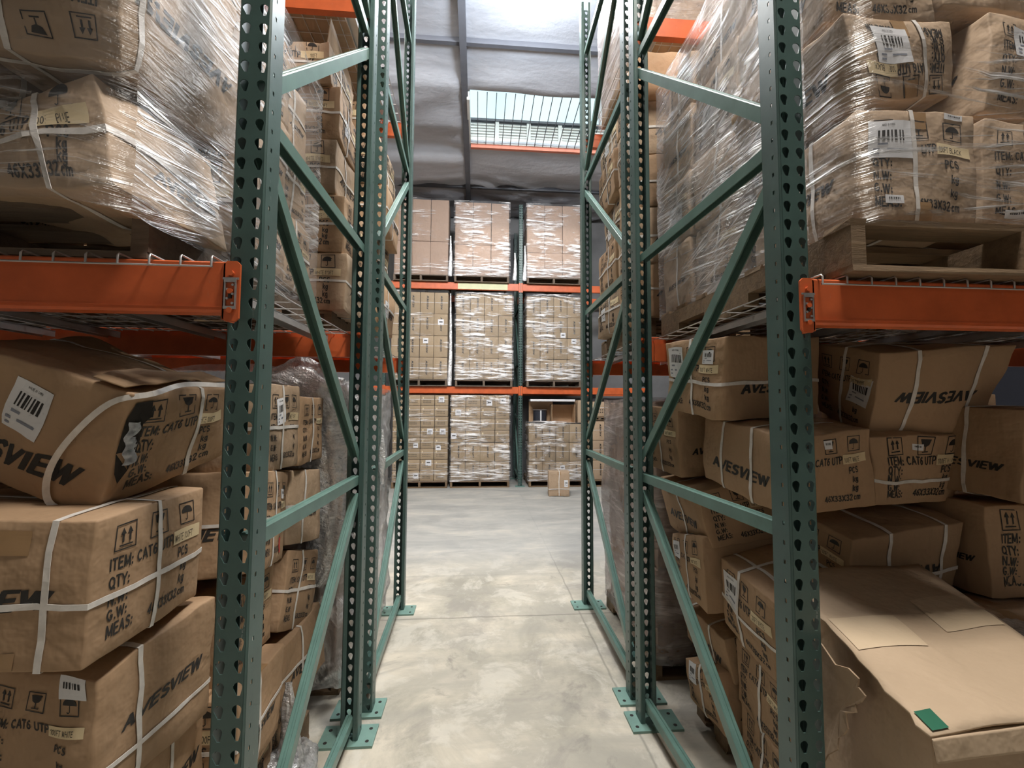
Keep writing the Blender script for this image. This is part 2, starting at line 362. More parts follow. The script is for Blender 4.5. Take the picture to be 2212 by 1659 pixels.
    def label(s,face,x,y,w,h,rot=0,bars=True,seed=1,name='shipping_label'):
        r=random.Random(seed); ex=[]
        if w>.07:
            a=text2d('MADE IN CHINA',.13,0,.8); ex.append((place(a[:2],w*.3,h*.87,h*.05),1))
        X=w*.2; 
        while X<w*.82:
            bw=r.uniform(.004,.013)*w/.1*.6; ex.append((quad(X,h*.48,X+bw,h*.75),1)); X+=bw+r.uniform(.004,.01)*w/.1*.6
        if h>.05:
            for yy,s0,s1 in ((.36,.2,.42),(.22,.1,.24),(.22,.4,.85),(.1,.1,.22)): ex.append((quad(w*s0,h*yy,w*s1,h*(yy+.05)),2))
        return s.patch(face,x,y,w,h,'white',name,.002,5,rot,ex)
    def strap(s,axis,c,w=.013,off=.003,sag=None,name='strap',a0=0,a1=1):
        """a band round the carton in the plane axis=c"""
        oth=[i for i in range(3) if i!=axis]; mb=MB(); pts=[]
        K=10
        sides=[((0,0),(1,0)),((1,0),(1,1)),((1,1),(0,1)),((0,1),(0,0))]
        for (p0,p1) in sides:
            for k in range(K): 
                t=k/K; pts.append((p0[0]+(p1[0]-p0[0])*t,p0[1]+(p1[1]-p0[1])*t))
        n=len(pts); ctr=s.D((.5,.5,.5)); hw=w/2/s.d[axis]
        for q in pts:
            for e in (-hw,hw):
                p=[0,0,0]; p[axis]=c+e; p[oth[0]],p[oth[1]]=q
                P=s.D(p); nv=Vector((0,0,0))
                for i,qq in zip(oth,q):
                    if qq<=.02: nv-=s.hat[i]
                    if qq>=.98: nv+=s.hat[i]
                mb.v.append(tuple(P+nv.normalized()*off))
        i0,i1=int(a0*n),int(a1*n)
        for k in range(i0,i1): 
            a,b=k*2,((k+1)%n)*2; mb.f.append([a,a+1,b+1,b]); mb.m.append(0)
        o=mb.build(name,[M['strap']],s.o); so=o.modifiers.new('Solid','SOLIDIFY'); so.thickness=.0012; so.offset=0; return o
def panel(c,face,flip=False,sticker='WHITE 100FT'):
    w,h=c.dims(face); a,b,d=panel2d(w,h,sticker)
    if flip:
        f=lambda sh:([(w-x,h-y) for x,y in sh[0]],sh[1]); a,b,d=f(a),f(b),f(d)
    c.dec(face,a,1,.0012); c.dec(face,b,2,.0014); c.dec(face,d,1,.0022)
def logo(c,face,cx=.5,cy=.45,wf=.62,flip=False,rot=0):
    w,h=c.dims(face); L=logo2d(w*wf); vs=[(a-w*wf/2,b-.03) for a,b in L[0]]
    if rot: vs=[(-b,a) for a,b in vs] if rot>0 else [(b,-a) for a,b in vs]
    vs=[((-a if flip else a)+cx*w,(-b if flip else b)+cy*h) for a,b in vs]
    c.dec(face,(vs,L[1]),1,.0012)
def seam(c,face='N'):     # top and bottom tape tabs hanging over the face
    w,h=c.dims(face)
    c.dec(face,quad(w*.43,h-.055,w*.43+.05,h-.004),3,.0009); c.dec(face,quad(w*.43,.004,w*.43+.05,.05),3,.0009)
def topseam(c):
    w,h=c.dims('T')
    if w>=h: c.dec('T',quad(.0,h*.5-.025,w,h*.5+.025),3,.001)
    else: c.dec('T',quad(w*.5-.025,0,w*.5+.025,h),3,.001)
def box8(x,y,z,dx,dy,dz,yaw=0,tx=0,ty=0):
    """eight corners of a box: x,y centre, z base"""
    Rm=Matrix.Rotation(yaw,3,'Z')@Matrix.Rotation(tx,3,'X')@Matrix.Rotation(ty,3,'Y')
    o=[]
    for k in (0,1):
        for (a,b) in ((-.5,-.5),(.5,-.5),(.5,.5),(-.5,.5)):
            o.append(Vector((x,y,z+dz/2))+Rm@Vector((a*dx,b*dy,(k-.5)*dz)))
    return o
def about_cam(c8,k):
    C=Vector((0,0,1.51)); return [C+(Vector(p)-C)*k for p in c8]
#@@SCENE
# ------------------------------------------------------------------ camera
cam=bpy.data.cameras.new('camera'); co=bpy.data.objects.new('camera',cam); COL.objects.link(co)
cam.sensor_fit='HORIZONTAL'; cam.sensor_width=36; cam.lens=36*941.64/2212; cam.clip_start=.02; cam.clip_end=200
rx=Vector((0.99699089,-0.0773655,0.00487263)); ux=Vector((-0.00923262,-0.05609862,0.99838254)); fx=Vector((0.07696701,0.99542329,0.0566441))
m4=Matrix.Identity(4)
for i in range(3): m4[i][0]=rx[i]; m4[i][1]=ux[i]; m4[i][2]=-fx[i]
m4[0][3],m4[1][3],m4[2][3]=0,0,1.51
co.matrix_world=m4; SC.camera=co
# ------------------------------------------------------------------ setting
def struct(mb,name,m,smooth=False,origin=None): 
    o=mb.build(name,m,smooth=smooth,origin=origin); o['kind']='structure'; return o
def floor_mat():
    m,nt,b=mat('stained_concrete'); v=objco(nt)
    n1=noi(nt,v,1.5,7,.66,.5); n2=noi(nt,v,3.2,8,.68,.5); n3=noi(nt,v,22,5,.65); n4=noi(nt,objco(nt,(.6,2.6,1)),1.6,5,.6,.3)
    c=ramp(nt,n1,[(.36,(.31,.29,.24)),(.48,(.47,.43,.35)),(.60,(.63,.565,.46))])
    g=ramp(nt,n4,[(.40,(0,0,0)),(.60,(1,1,1))]); c=mixc(nt,mth(nt,'MULTIPLY',g,.68),c,(.345,.325,.28))
    g2=ramp(nt,n2,[(.52,(0,0,0)),(.60,(1,1,1))]); c=mixc(nt,mth(nt,'MULTIPLY',g2,.5),c,(.66,.62,.54))
    g3=ramp(nt,n2,[(.30,(1,1,1)),(.40,(0,0,0))]); c=mixc(nt,mth(nt,'MULTIPLY',g3,.7),c,(.20,.185,.165))
    bl=ramp(nt,noi(nt,v,1.7,7,.7,.8),[(.36,(1,1,1)),(.46,(0,0,0))]); c=mixc(nt,mth(nt,'MULTIPLY',bl,.55),c,(.27,.25,.225))
    c=mixc(nt,mth(nt,'MULTIPLY',n3,.25),c,(.36,.34,.29))
    sp=nt.nodes.new('ShaderNodeSeparateXYZ'); nt.links.new(v,sp.inputs[0])
    wob=mth(nt,'MULTIPLY_ADD',noi(nt,v,5,3),.03,-.015)
    def line(coord,at,wd,slope=None,other=None):
        a=mth(nt,'ADD',mth(nt,'SUBTRACT',coord,at),wob)
        if slope: a=mth(nt,'MULTIPLY_ADD',other,slope,a)
        return mth(nt,'SUBTRACT',1,mth(nt,'SMOOTH_MIN',1,mth(nt,'DIVIDE',mth(nt,'ABSOLUTE',a),wd),.1),clamp=True)
    X,Y=sp.outputs[0],sp.outputs[1]
    l1=line(Y,3.26,.012); l2=line(X,.765,.010); l4=line(Y,4.06,.03); l5=line(Y,7.9,.02)
    c=mixc(nt,mth(nt,'MULTIPLY',l1,.75),c,(.16,.155,.13)); c=mixc(nt,mth(nt,'MULTIPLY',l2,.7),c,(.20,.19,.16)); c=mixc(nt,mth(nt,'MULTIPLY',l4,.3),c,(.25,.24,.21))
    far=mth(nt,'MULTIPLY',mth(nt,'SUBTRACT',Y,3.9),1.2,clamp=True)   # floor turns greyer towards the far aisle
    gm=ramp(nt,noi(nt,objco(nt,(.8,2.2,1)),1.3,6,.65,.6),[(.35,(.31,.315,.31)),(.55,(.43,.425,.405)),(.7,(.56,.53,.47))])
    c=mixc(nt,mth(nt,'MULTIPLY',far,.8),c,gm)
    nt.links.new(c,b.inputs['Base Color']); b.inputs['Roughness'].default_value=.62; b.inputs['Specular IOR Level'].default_value=.35
    bump(nt,b,mth(nt,'ADD',n2,mth(nt,'MULTIPLY',n3,.5)),.15,.01); return m
X0,X1,Y0,Y1=-6.2,7.2,-5.,9.75
mb=MB(); mb.box(X0-.1,X1+.1,Y0-.1,Y1+.1,-.1,0); struct(mb,'floor',floor_mat())
wl=simple('wall_concrete',(.30,.285,.26),.85,scale=3,noisy=.15)
wb=simple('wall_back_grey',(.20,.20,.205),.85,scale=2,noisy=.15)
def roofz(y): return 5.9+.0945*(10-y)
mb=MB(); mb.box(X0-.1,X0,Y0,Y1,0,7.5); struct(mb,'wall_left',wl)
mb=MB(); mb.box(X1,X1+.1,Y0,Y1,0,7.5); struct(mb,'wall_right',simple('wall_near_black',(.012,.013,.02),.9))  # near-black colour paints the gloom seen through the right bay
mb=MB(); mb.box(X0,X1,Y1,Y1+.1,0,5.98); struct(mb,'wall_back',wb)
mb=MB(); mb.box(X0,X1,Y0-.1,Y0,0,7.5); struct(mb,'wall_front',wl)
# roof lining: sagging insulation sheet between purlins, with the skylight left open
def roof_mat():
    m,nt,b=mat('grey_roof_insulation'); v=objco(nt)
    n=noi(nt,objco(nt,(.6,1.6,1)),1.2,4,.6,.3); n2=noi(nt,v,9,5,.65)
    c=ramp(nt,n,[(.3,(.42,.43,.47)),(.7,(.56,.575,.62))])
    c=mixc(nt,mth(nt,'MULTIPLY',n2,.2),c,(.33,.32,.35))
    nt.links.new(c,b.inputs['Base Color']); b.inputs['Roughness'].default_value=.55; bump(nt,b,mth(nt,'ADD',n,mth(nt,'MULTIPLY',n2,.25)),.5,.05); return m
RM=roof_mat()
purl=[-5.0,-3.2,-1.4,.4,2.2,3.85,5.46,7.40,8.62,9.75]
def sag(x,y):
    k=max(i for i in range(len(purl)) if purl[i]<=y+1e-6); k=min(k,len(purl)-2)
    t=(y-purl[k])/(purl[k+1]-purl[k]); rx_=(x+.24)%3.4/3.4
    a=.05 if y<5.4 else (.07 if x>-.24 else .16)
    s=a*(4*t*(1-t))*(.35+.65*4*rx_*(1-rx_))
    w=noise.noise(Vector((x*.9,y*3.2,1.7))); s+= (.05 if y>6 else .015)*abs(w)
    if x<-.24 and y>6: s+=.10*abs(noise.noise(Vector((x*.5,y*2.4,8))))
    if y>8.3: s+=.09*noise.noise(Vector((x*2.5,y*7,3)))
    return s
SKX0,SKX1,SKY0,SKY1=-.17,3.1,6.27,7.36
mb=MB(); nx,ny=110,150
xs=sorted(set([X0+(X1-X0)*i/nx for i in range(nx+1)]+[SKX0,SKX1])); ys=sorted(set([Y0+(Y1-Y0)*i/ny for i in range(ny+1)]+[SKY0,SKY1]))
for x in xs:
    for y in ys:
        inn=(SKX0-.02<=x<=SKX1+.02 and SKY0-.02<=y<=SKY1+.02)
        mb.v.append((x,y,roofz(y)-(0 if inn else sag(x,y))))
L=len(ys)
for i in range(len(xs)-1):
    for j in range(len(ys)-1):
        cx,cy=(xs[i]+xs[i+1])/2,(ys[j]+ys[j+1])/2
        if SKX0<cx<SKX1 and SKY0<cy<SKY1: continue
        mb.f.append([i*L+j,i*L+j+1,(i+1)*L+j+1,(i+1)*L+j]); mb.m.append(0)
ro=struct(mb,'ceiling',RM,smooth=True); so=ro.modifiers.new('Solid','SOLIDIFY'); so.thickness=.04; so.offset=-1
M['steel_dk']=simple('dark_purlin_paint',(.12,.125,.145),.6)
M['steel_or']=simple('faded_orange_purlin',(.62,.20,.13),.5)
M['skyframe']=simple('skylight_white',(.75,.74,.70),.5)
k=1
for y,mm,x0,x1 in ((5.46,'steel_dk',X0,X1),(8.62,'steel_dk',X0,X1),(7.43,'steel_or',-.17,X1),(3.85,'steel_dk',X0,X1)):
    mb=MB(); z=roofz(y); mb.box(x0,x1,y-.03,y+.03,z-.075,z-.005); struct(mb,f'trim_{k}',M[mm]); k+=1
for x in (-.24,3.16,-3.64):
    mb=MB(); ya,yb=2.,9.74; w=.045
    mb.add([(x-w,ya,roofz(ya)-.11),(x+w,ya,roofz(ya)-.11),(x+w,ya,roofz(ya)-.01),(x-w,ya,roofz(ya)-.01),(x-w,yb,roofz(yb)-.11),(x+w,yb,roofz(yb)-.11),(x+w,yb,roofz(yb)-.01),(x-w,yb,roofz(yb)-.01)],
           [(0,3,2,1),(4,5,6,7),(0,1,5,4),(1,2,6,5),(2,3,7,6),(3,0,4,7)])
    struct(mb,f'trim_{k}',M['steel_dk']); k+=1
# skylight: security wires across the opening and a raised white louvred curb on its far side
win=bpy.data.objects.new('window_1',None); COL.objects.link(win); win.location=((SKX0+SKX1)/2,(SKY0+SKY1)/2,roofz(6.8)); win['kind']='structure'
o_=Vector(win.location)
def part(mb,name,m,parent,**kw):
    o=Vector(parent.location); mb.v=[tuple(Vector(v)-o) for v in mb.v]; return mb.build(name,m,parent,**kw)
mb=MB(); x=SKX0+.12
while x<SKX1:
    mb.bar((x,SKY0-.01,roofz(SKY0)-.03),(x,SKY1+.01,roofz(SKY1)-.03),.011,.011); x+=.142
part(mb,'security_bars',M['steel_dk'],win)
mb=MB(); z0=roofz(SKY1)
mb.box(SKX0-.4,SKX1+.4,SKY1+.02,SKY1+.06,z0-.02,z0+.10)
for i in range(5): mb.box(SKX0-.4,SKX1+.4,SKY1+.04,SKY1+.055,z0+.125+i*.052,z0+.150+i*.052)
x=SKX0+.42
while x<SKX1+.4: mb.box(x,x+.07,SKY1+.015,SKY1+.065,z0,z0+.42); x+=.56
part(mb,'louvred_curb',M['skyframe'],win)
mb=MB(); mb.box(SKX0-.4,SKX1+.4,SKY1+.062,SKY1+.075,z0,z0+.40); part(mb,'back_panel',M['skyframe'],win)
mb=MB(); mb.box(SKX0-.4,SKX1+.4,SKY1+.0,SKY1+.08,z0+.39,z0+.43); part(mb,'curb_rail',M['steel_dk'],win)
mb=MB(); mb.box(SKX0-.04,SKX0,SKY0,SKY1,roofz(SKY1)-.05,roofz(SKY0)+.12); mb.box(SKX1,SKX1+.04,SKY0,SKY1,roofz(SKY1)-.05,roofz(SKY0)+.12)
part(mb,'window_frame',M['skyframe'],win)
# ------------------------------------------------------------------ upright frames
PITCH=.0508
def drop(cx,cz,s=1,tilt=0):   # teardrop outline, 10 points, in the (u,z) plane
    o=[]
    for k in range(8):
        t=math.radians(-20+k*220/7); o.append((cx+.0108*s*math.cos(t),cz+.005*s+.0108*s*math.sin(t)))
    o+=[(cx-.0035*s-tilt,cz-.0155*s),(cx+.0035*s-tilt,cz-.0155*s)]
    return o
def sqh(cx,cz,w,h): return [(cx+w,cz-h),(cx+w,cz),(cx+w,cz+h),(cx,cz+h),(cx-w,cz+h),(cx-w,cz),(cx-w,cz-h),(cx,cz-h)]
def tile(u0,u1,z0,z1,hole):
    """rectangle with one hole: ring faces between the outline and the hole"""
    cx=sum(p[0] for p in hole)/len(hole); cz=sum(p[1] for p in hole)/len(hole); n=len(hole)
    vs=list(hole); outer=[]
    for (a,b) in hole:
        dx,dz=a-cx,b-cz; t=1e9
        if dx>1e-9: t=min(t,(u1-cx)/dx)
        if dx<-1e-9: t=min(t,(u0-cx)/dx)
        if dz>1e-9: t=min(t,(z1-cz)/dz)
        if dz<-1e-9: t=min(t,(z0-cz)/dz)
        outer.append((cx+dx*t,cz+dz*t))
    fs=[]; pts=vs+outer
    cor={(u0,z0),(u1,z0),(u1,z1),(u0,z1)}
    for i in range(n):
        j=(i+1)%n; a,b=outer[i],outer[j]; f=[i,n+i]
        # insert corners lying between the two outer points
        def side(p): return (abs(p[0]-u0)<1e-6,abs(p[0]-u1)<1e-6,abs(p[1]-z0)<1e-6,abs(p[1]-z1)<1e-6)
        sa,sb=side(a),side(b)
        if not any(x and y for x,y in zip(sa,sb)):
            best=min(cor,key=lambda c:math.hypot(c[0]-a[0],c[1]-a[1])+math.hypot(c[0]-b[0],c[1]-b[1]))
            pts.append(best); f.append(len(pts)-1)
        f+=[n+j,j]; fs.append(f)
    return pts,fs
def post_mesh(H,front,wdt=.076,dep=.075,z0=.012,ph=.0):
    """C column. front=-1: teardrop web faces the near aisle (-Y); +1: faces the far aisle. local: x centre, y centre"""
    mb=MB(); T=lambda u,z,y:(u,y,z)
    yw=front*dep/2; rows=int((H-z0)/PITCH)
    for r in range(rows):
        za,zb=z0+r*PITCH,z0+(r+1)*PITCH; zc=(za+zb)/2
        for sx in (-1,1):
            u0,u1=(-wdt/2+.004,0) if sx<0 else (0,wdt/2-.004)
            p,f=tile(u0,u1,za,zb,drop(sx*.0205,zc,1,-.0025)); mb.add([T(a,b,yw) for a,b in p],f)
        for sx in (-1,1):      # flanges with small square holes
            p,f=tile(-dep/2+.004,dep/2-.004,za,zb,sqh(front*.012,zc,.0038,.0055)); mb.add([(sx*wdt/2,a,b) for a,b in p],f)
    zt=z0+rows*PITCH
    for sx in (-1,1):
        mb.add([(sx*(wdt/2-.004),yw,z0),(sx*wdt/2,yw-front*.004,z0),(sx*wdt/2,yw-front*.004,zt),(sx*(wdt/2-.004),yw,zt)],[(0,1,2,3)])
        yb=-front*dep/2   # rear corner then lip turned inward
        mb.add([(sx*wdt/2,yb+front*.004,z0),(sx*(wdt/2-.004),yb,z0),(sx*(wdt/2-.004),yb,zt),(sx*wdt/2,yb+front*.004,zt)],[(0,1,2,3)])
        mb.add([(sx*(wdt/2-.004),yb,z0),(sx*(wdt/2-.02),yb,z0),(sx*(wdt/2-.02),yb,zt),(sx*(wdt/2-.004),yb,zt)],[(0,1,2,3)])
    return mb
def post(root,x,y,front,H,name='post'):
    o=post_mesh(H,front).build(name,M['green'],root); o.location=Vector((x,y,0))-Vector(root.location)
    s=o.modifiers.new('Solid','SOLIDIFY'); s.thickness=.0022; s.offset=0; return o
def plate(root,x0,x1,y0,y1,side):
    mb=MB(); mb.box(x0,x1,y0,y1,0,.011)
    o=part(mb,'foot_plate',M['plate'],root)
    for yy in (y0+.03,y1-.03):
        for xx in ((x1-.03) if side<0 else (x0+.03), (x0+.03) if side<0 else (x1-.03)):
            hb=MB(); hb.cyl((xx,yy,.0108),(xx,yy,.0116),.0085,14)
            hb.build('bolt_hole',M['dark'],o).data.transform(Matrix.Translation(-Vector(root.location)))
    return o
def brace(root,a,b,w=.034,h=.042):
    a,b=Vector(a),Vector(b); d=(b-a).normalized(); r=Vector((1,0,0)); u=r.cross(d).normalized()
    if u.z<0: u=-u
    mb=MB(); t=.0035
    # channel: web up, two flanges, shallow rib along the web
    prof=[(-w/2,-h/2),(-w/2,h/2-.003),(-w/2+.003,h/2),(-.005,h/2),(-.003,h/2-.0035),(.003,h/2-.0035),(.005,h/2),(w/2-.003,h/2),(w/2,h/2-.003),(w/2,-h/2),(w/2-t,-h/2),(w/2-t,h/2-.007),(-w/2+t,h/2-.007),(-w/2+t,-h/2)]
    n=len(prof)
    for p in (a,b):
        for (q,s) in prof: mb.v.append(tuple(p+r*q+u*s))
    for i in range(n): mb.f.append([i,(i+1)%n,n+(i+1)%n,n+i]); mb.m.append(0)
    mb.f+= [list(range(n-1,-1,-1)),list(range(n,2*n))]; mb.m+=[0,0]
    return part(mb,'brace',M['green_lt'],root)
HZ=[.095,1.175,2.275,3.36,4.44]
def uframe(label,side,pa,pb,H,diag,plates):
    """pa,pb: (x,y) centres of near and far post"""
    root=empty('upright_frame',((pa[0]+pb[0])/2,(pa[1]+pb[1])/2,0),label,'rack frame')
    post(root,*pa,-1,H); post(root,*pb,1,H)
    for p in plates: plate(root,*p,side)
    ya,yb=pa[1]+.02,pb[1]-.02
    xa=lambda y: pa[0]+(pb[0]-pa[0])*(y-pa[1])/(pb[1]-pa[1])
    for z in HZ:
        if z<H: brace(root,(xa(ya),ya,z),(xa(yb),yb,z))
    for (za,zb) in diag:
        if max(za,zb)<H+.1: brace(root,(xa(ya),ya,za),(xa(yb),yb,zb))
    return root
DG=[(.17,1.10),(2.19,1.27),(2.36,3.27),(4.35,3.45)]
uframe('green rack frame nearest on the left, beside the torn carton',-1,(-.5766,1.145),(-.568,2.137),4.9,DG,[(-.70,-.456,1.075,1.215),(-.70,-.456,2.067,2.205)])
uframe('green rack frame farther back on the left, ending at the far aisle',-1,(-.548,2.322),(-.5766,3.42),4.9,[(.17,1.10),(2.19,1.27),(2.40,3.27),(4.35,3.45)],[(-.70,-.456,2.252,2.391),(-.70,-.456,3.317,3.462)])
uframe('green rack frame nearest on the right, beside the big open carton',1,(.8619,1.145),(.828,2.15),4.9,DG,[(.735,.98,1.075,1.215),(.735,.98,2.067,2.205)])
uframe('green rack frame farther back on the right, ending at the far aisle',1,(.838,2.322),(.8619,3.42),4.9,[(.17,1.10),(2.19,1.27),(2.40,3.27),(4.35,3.45)],[(.735,.98,2.252,2.391),(.735,.98,3.317,3.462)])
# ------------------------------------------------------------------ beams
def beam(label,xa,xb,y,z0,z1,face,ends='both',glare=None,group=None,lock=True,zplate=(.022,.0)):
    """horizontal box beam along X; face=-1 looks to the camera side; y = face plane"""
    root=empty('shelf_beam',((xa+xb)/2,y-face*.02,z0),label,'beam',group)
    mb=MB(); x0,x1=min(xa,xb),max(xa,xb); yb=y-face*.042; s=face
    prof=[(y,z0+.006),(y,z1-.004),(y-s*.004,z1),(y-s*.026,z1),(y-s*.026,z1-.022),(yb,z1-.022),(yb,z0),(y-s*.006,z0)]
    n=len(prof)
    for x in (x0,x1):
        for (a,b) in prof: mb.v.append((x,a,b))
    for i in range(n): mb.f.append([i,(i+1)%n,n+(i+1)%n,n+i]); mb.m.append(0)
    mb.f+=[list(range(n)),list(range(2*n-1,n-1,-1))]; mb.m+=[0,0]
    # lower crease
    mb.box(x0,x1,y+s*.0,y+s*.0015,z0+.012,z0+.016)
    part(mb,'beam_bar',M['orange'],root)
    for e in ([xa,xb] if ends=='both' else [xa]):
        inw=1 if (e==x0) else -1     # plate hangs over the post, outward of the bar end
        p=MB(); px0,px1=sorted((e+inw*.004,e-inw*.034)); zl,zh=z0-zplate[0],z1+zplate[1]
        yf=y+s*.0035; c=.008
        o8=[(px0+c,zl),(px1-c,zl),(px1,zl+c),(px1,zh-c),(px1-c,zh),(px0+c,zh),(px0,zh-c),(px0,zl+c)]
        for yy in (yf,yf-s*.006):
            for a,b in o8: p.v.append((a,yy,b))
        p.f+= [list(range(8)),list(range(15,7,-1))]+[[i,(i+1)%8,8+(i+1)%8,8+i] for i in range(8)]; p.m+=[0]*10
        # side leg of the angle going back to the post
        p.box(*sorted((e-inw*.0,e+inw*.005)),*sorted((yf,y-s*.045)),zl+.004,zh-.004)
        pl=part(p,'end_plate',M['orange'],root)
        if lock:
            q=MB(); cx=(px0+px1)/2; zc=(zl+zh)/2-.006; y2=yf+s*.001
            for zz in (zh-.030,zc+.005,zl+.026): q.cyl((cx,y2-s*.001,zz),(cx,y2+s*.006,zz),.0065,12)
            pn=q.build('rivet',M['orange'],pl); 
            q2=MB(); w=.012
            for sx in (-1,1): q2.box(cx+sx*w-.0018,cx+sx*w+.0018,*sorted((y2,y2+s*.004)),zc-.034,zc+.03)
            q2.box(cx-w-.002,cx+w+.002,*sorted((y2,y2+s*.005)),zc+.026,zc+.036); q2.box(cx-w-.002,cx+w+.002,*sorted((y2,y2+s*.005)),zc-.038,zc-.031)
            q2.box(cx-w-.006,cx+w+.006,*sorted((y2,y2+s*.003)),zc+.033,zc+.038)
            for i in range(5): q2.cyl((cx+(-1)**i*.006,y2,zc-.024+i*.011),(cx+(-1)**i*.006,y2+s*.005,zc-.024+i*.011),.003,8)
            sl=q2.build('safety_lock',M['zinc'],pl)
            q3=MB(); q3.box(cx-.0028,cx+.0028,*sorted((y2,y2+s*.001)),zh-.052,zh-.040); q3.box(cx-.003,cx+.003,*sorted((y2,y2+s*.0052)),zc-.012,zc-.002); sl3=q3.build('slot',M['dark'],pl)
            for o in (pn,sl,sl3): o.data.transform(Matrix.Translation(-Vector(root.location)))
    if glare:
        q=MB(); q.box(glare[0],glare[1],*sorted((y+s*.001,y+s*.003)),z0+.01,z1-.006); part(q,'painted_glare',M['glare'],root)  # pale strip laid over the beam as painted reflected light
    return root
ZL,ZH=1.735,1.858
beam('orange beam across the near left bay, above the torn carton',-.602,-3.2,1.072,ZL,ZH,-1,'a')
beam('orange beam across the near right bay, under the wrapped pallet load',.876,3.4,1.072,ZL,ZH,-1,'a')
beam('orange beam at the rear of the near left bay, under the wire deck',-.61,-3.2,2.182,ZL+.02,ZH+.012,1,'a',lock=False)
beam('orange beam at the rear of the near right bay, under the wire deck',.872,3.4,2.194,ZL+.02,ZH+.012,1,'a',lock=False)
beam('high reddish orange beam behind the left wrapped load, at the top edge',-.61,-3.2,2.182,3.50,3.62,1,'a',lock=False)
beam('high reddish orange beam behind the right wrapped load, at the top edge',.872,3.4,2.194,3.50,3.62,1,'a',lock=False)
beam('high orange beam of the second left rack row, facing the far aisle',-.62,-3.2,3.465,3.68,3.80,1,'a',lock=False)
beam('high orange beam of the second right rack row, facing the far aisle',.91,3.4,3.465,3.67,3.79,1,'a',lock=False)
beam('shelf level orange beam of the second left row, facing the far aisle',-.62,-3.2,3.465,1.785,1.90,1,'a',lock=False)
beam('shelf level orange beam of the second right row, facing the far aisle',.91,3.4,3.465,1.785,1.90,1,'a',lock=False)
beam('orange beam on the near side of the second left row, behind the paired posts',-.59,-3.2,2.265,1.785,1.90,-1,'a',lock=False)
beam('orange beam on the near side of the second right row, behind the paired posts',.88,3.4,2.265,1.785,1.90,-1,'a',lock=False)
# ------------------------------------------------------------------ wire decks
def deck(label,x0,x1,y0,y1,z,hook=True,group=None,ystep=.10,chans=3):
    root=empty('wire_deck',((x0+x1)/2,(y0+y1)/2,z),label,'wire shelf',group)
    g=MB(); r=.0025; x=x0; fl=False
    n=int((x1-x0)/.0655); zz=z
    for i in range(n+1):
        xx=x0+(x1-x0)*i/n
        if hook: g.tube([(xx,y0-.012,z-.022),(xx,y0-.012,z-.002),(xx,y0-.008,z+.004),(xx,y0+.02,z+.004),(xx,y1-.02,z+.004)],r,5)
        else: g.tube([(xx,y0,z+.004),(xx,y1,z+.004)],r,5)
    y=y0+.03
    while y<y1-.01: g.tube([(x0,y,z+.0),(x1,y,z+.0)],r*.9,5); y+=ystep
    if hook: g.tube([(x0-.003,y0-.0125,z-.022),(x1+.003,y0-.0125,z-.022)],r,5)
    part(g,'wire_grid',M['wire'],root,smooth=True)
    for i in range(chans):
        cx=x0+.12+(x1-x0-.24)*i/max(1,chans-1)
        c=MB(); ya,yb=y0+.046,y1-.046; w=.028
        c.box(cx-w,cx+w,ya,yb,z-.010,z-.006); c.box(cx-w,cx-w+.003,ya,yb,z-.034,z-.008); c.box(cx+w-.003,cx+w,ya,yb,z-.034,z-.008)
        part(c,'support_channel',M['chan'],root)
    return root
deck('wire mesh deck in the near left bay, by the green post',-1.80,-.628,1.07,2.18,1.862)
deck('wire mesh deck in the near right bay, by the green post',.896,2.07,1.07,2.19,1.862)
deck('wire mesh deck in the near left bay, far from the aisle',-3.05,-1.84,1.07,2.18,1.862)
deck('wire mesh deck in the near right bay, far from the aisle',2.11,3.3,1.07,2.19,1.862)
deck('wire mesh deck in the second left rack row, far from the aisle',-3.05,-1.84,2.26,3.46,1.902,hook=False)
deck('wire mesh deck in the second right rack row, far from the aisle',2.11,3.3,2.26,3.46,1.902,hook=False)
deck('wire mesh deck in the second left rack row',-1.80,-.64,2.26,3.46,1.902,hook=False)
deck('wire mesh deck in the second right rack row',.92,2.07,2.26,3.46,1.902,hook=False)
deck('high wire mesh deck in the second left rack row',-1.80,-.64,2.4,3.46,3.802,hook=False)
deck('high wire mesh deck in the second right rack row',.92,2.07,2.4,3.46,3.792,hook=False)
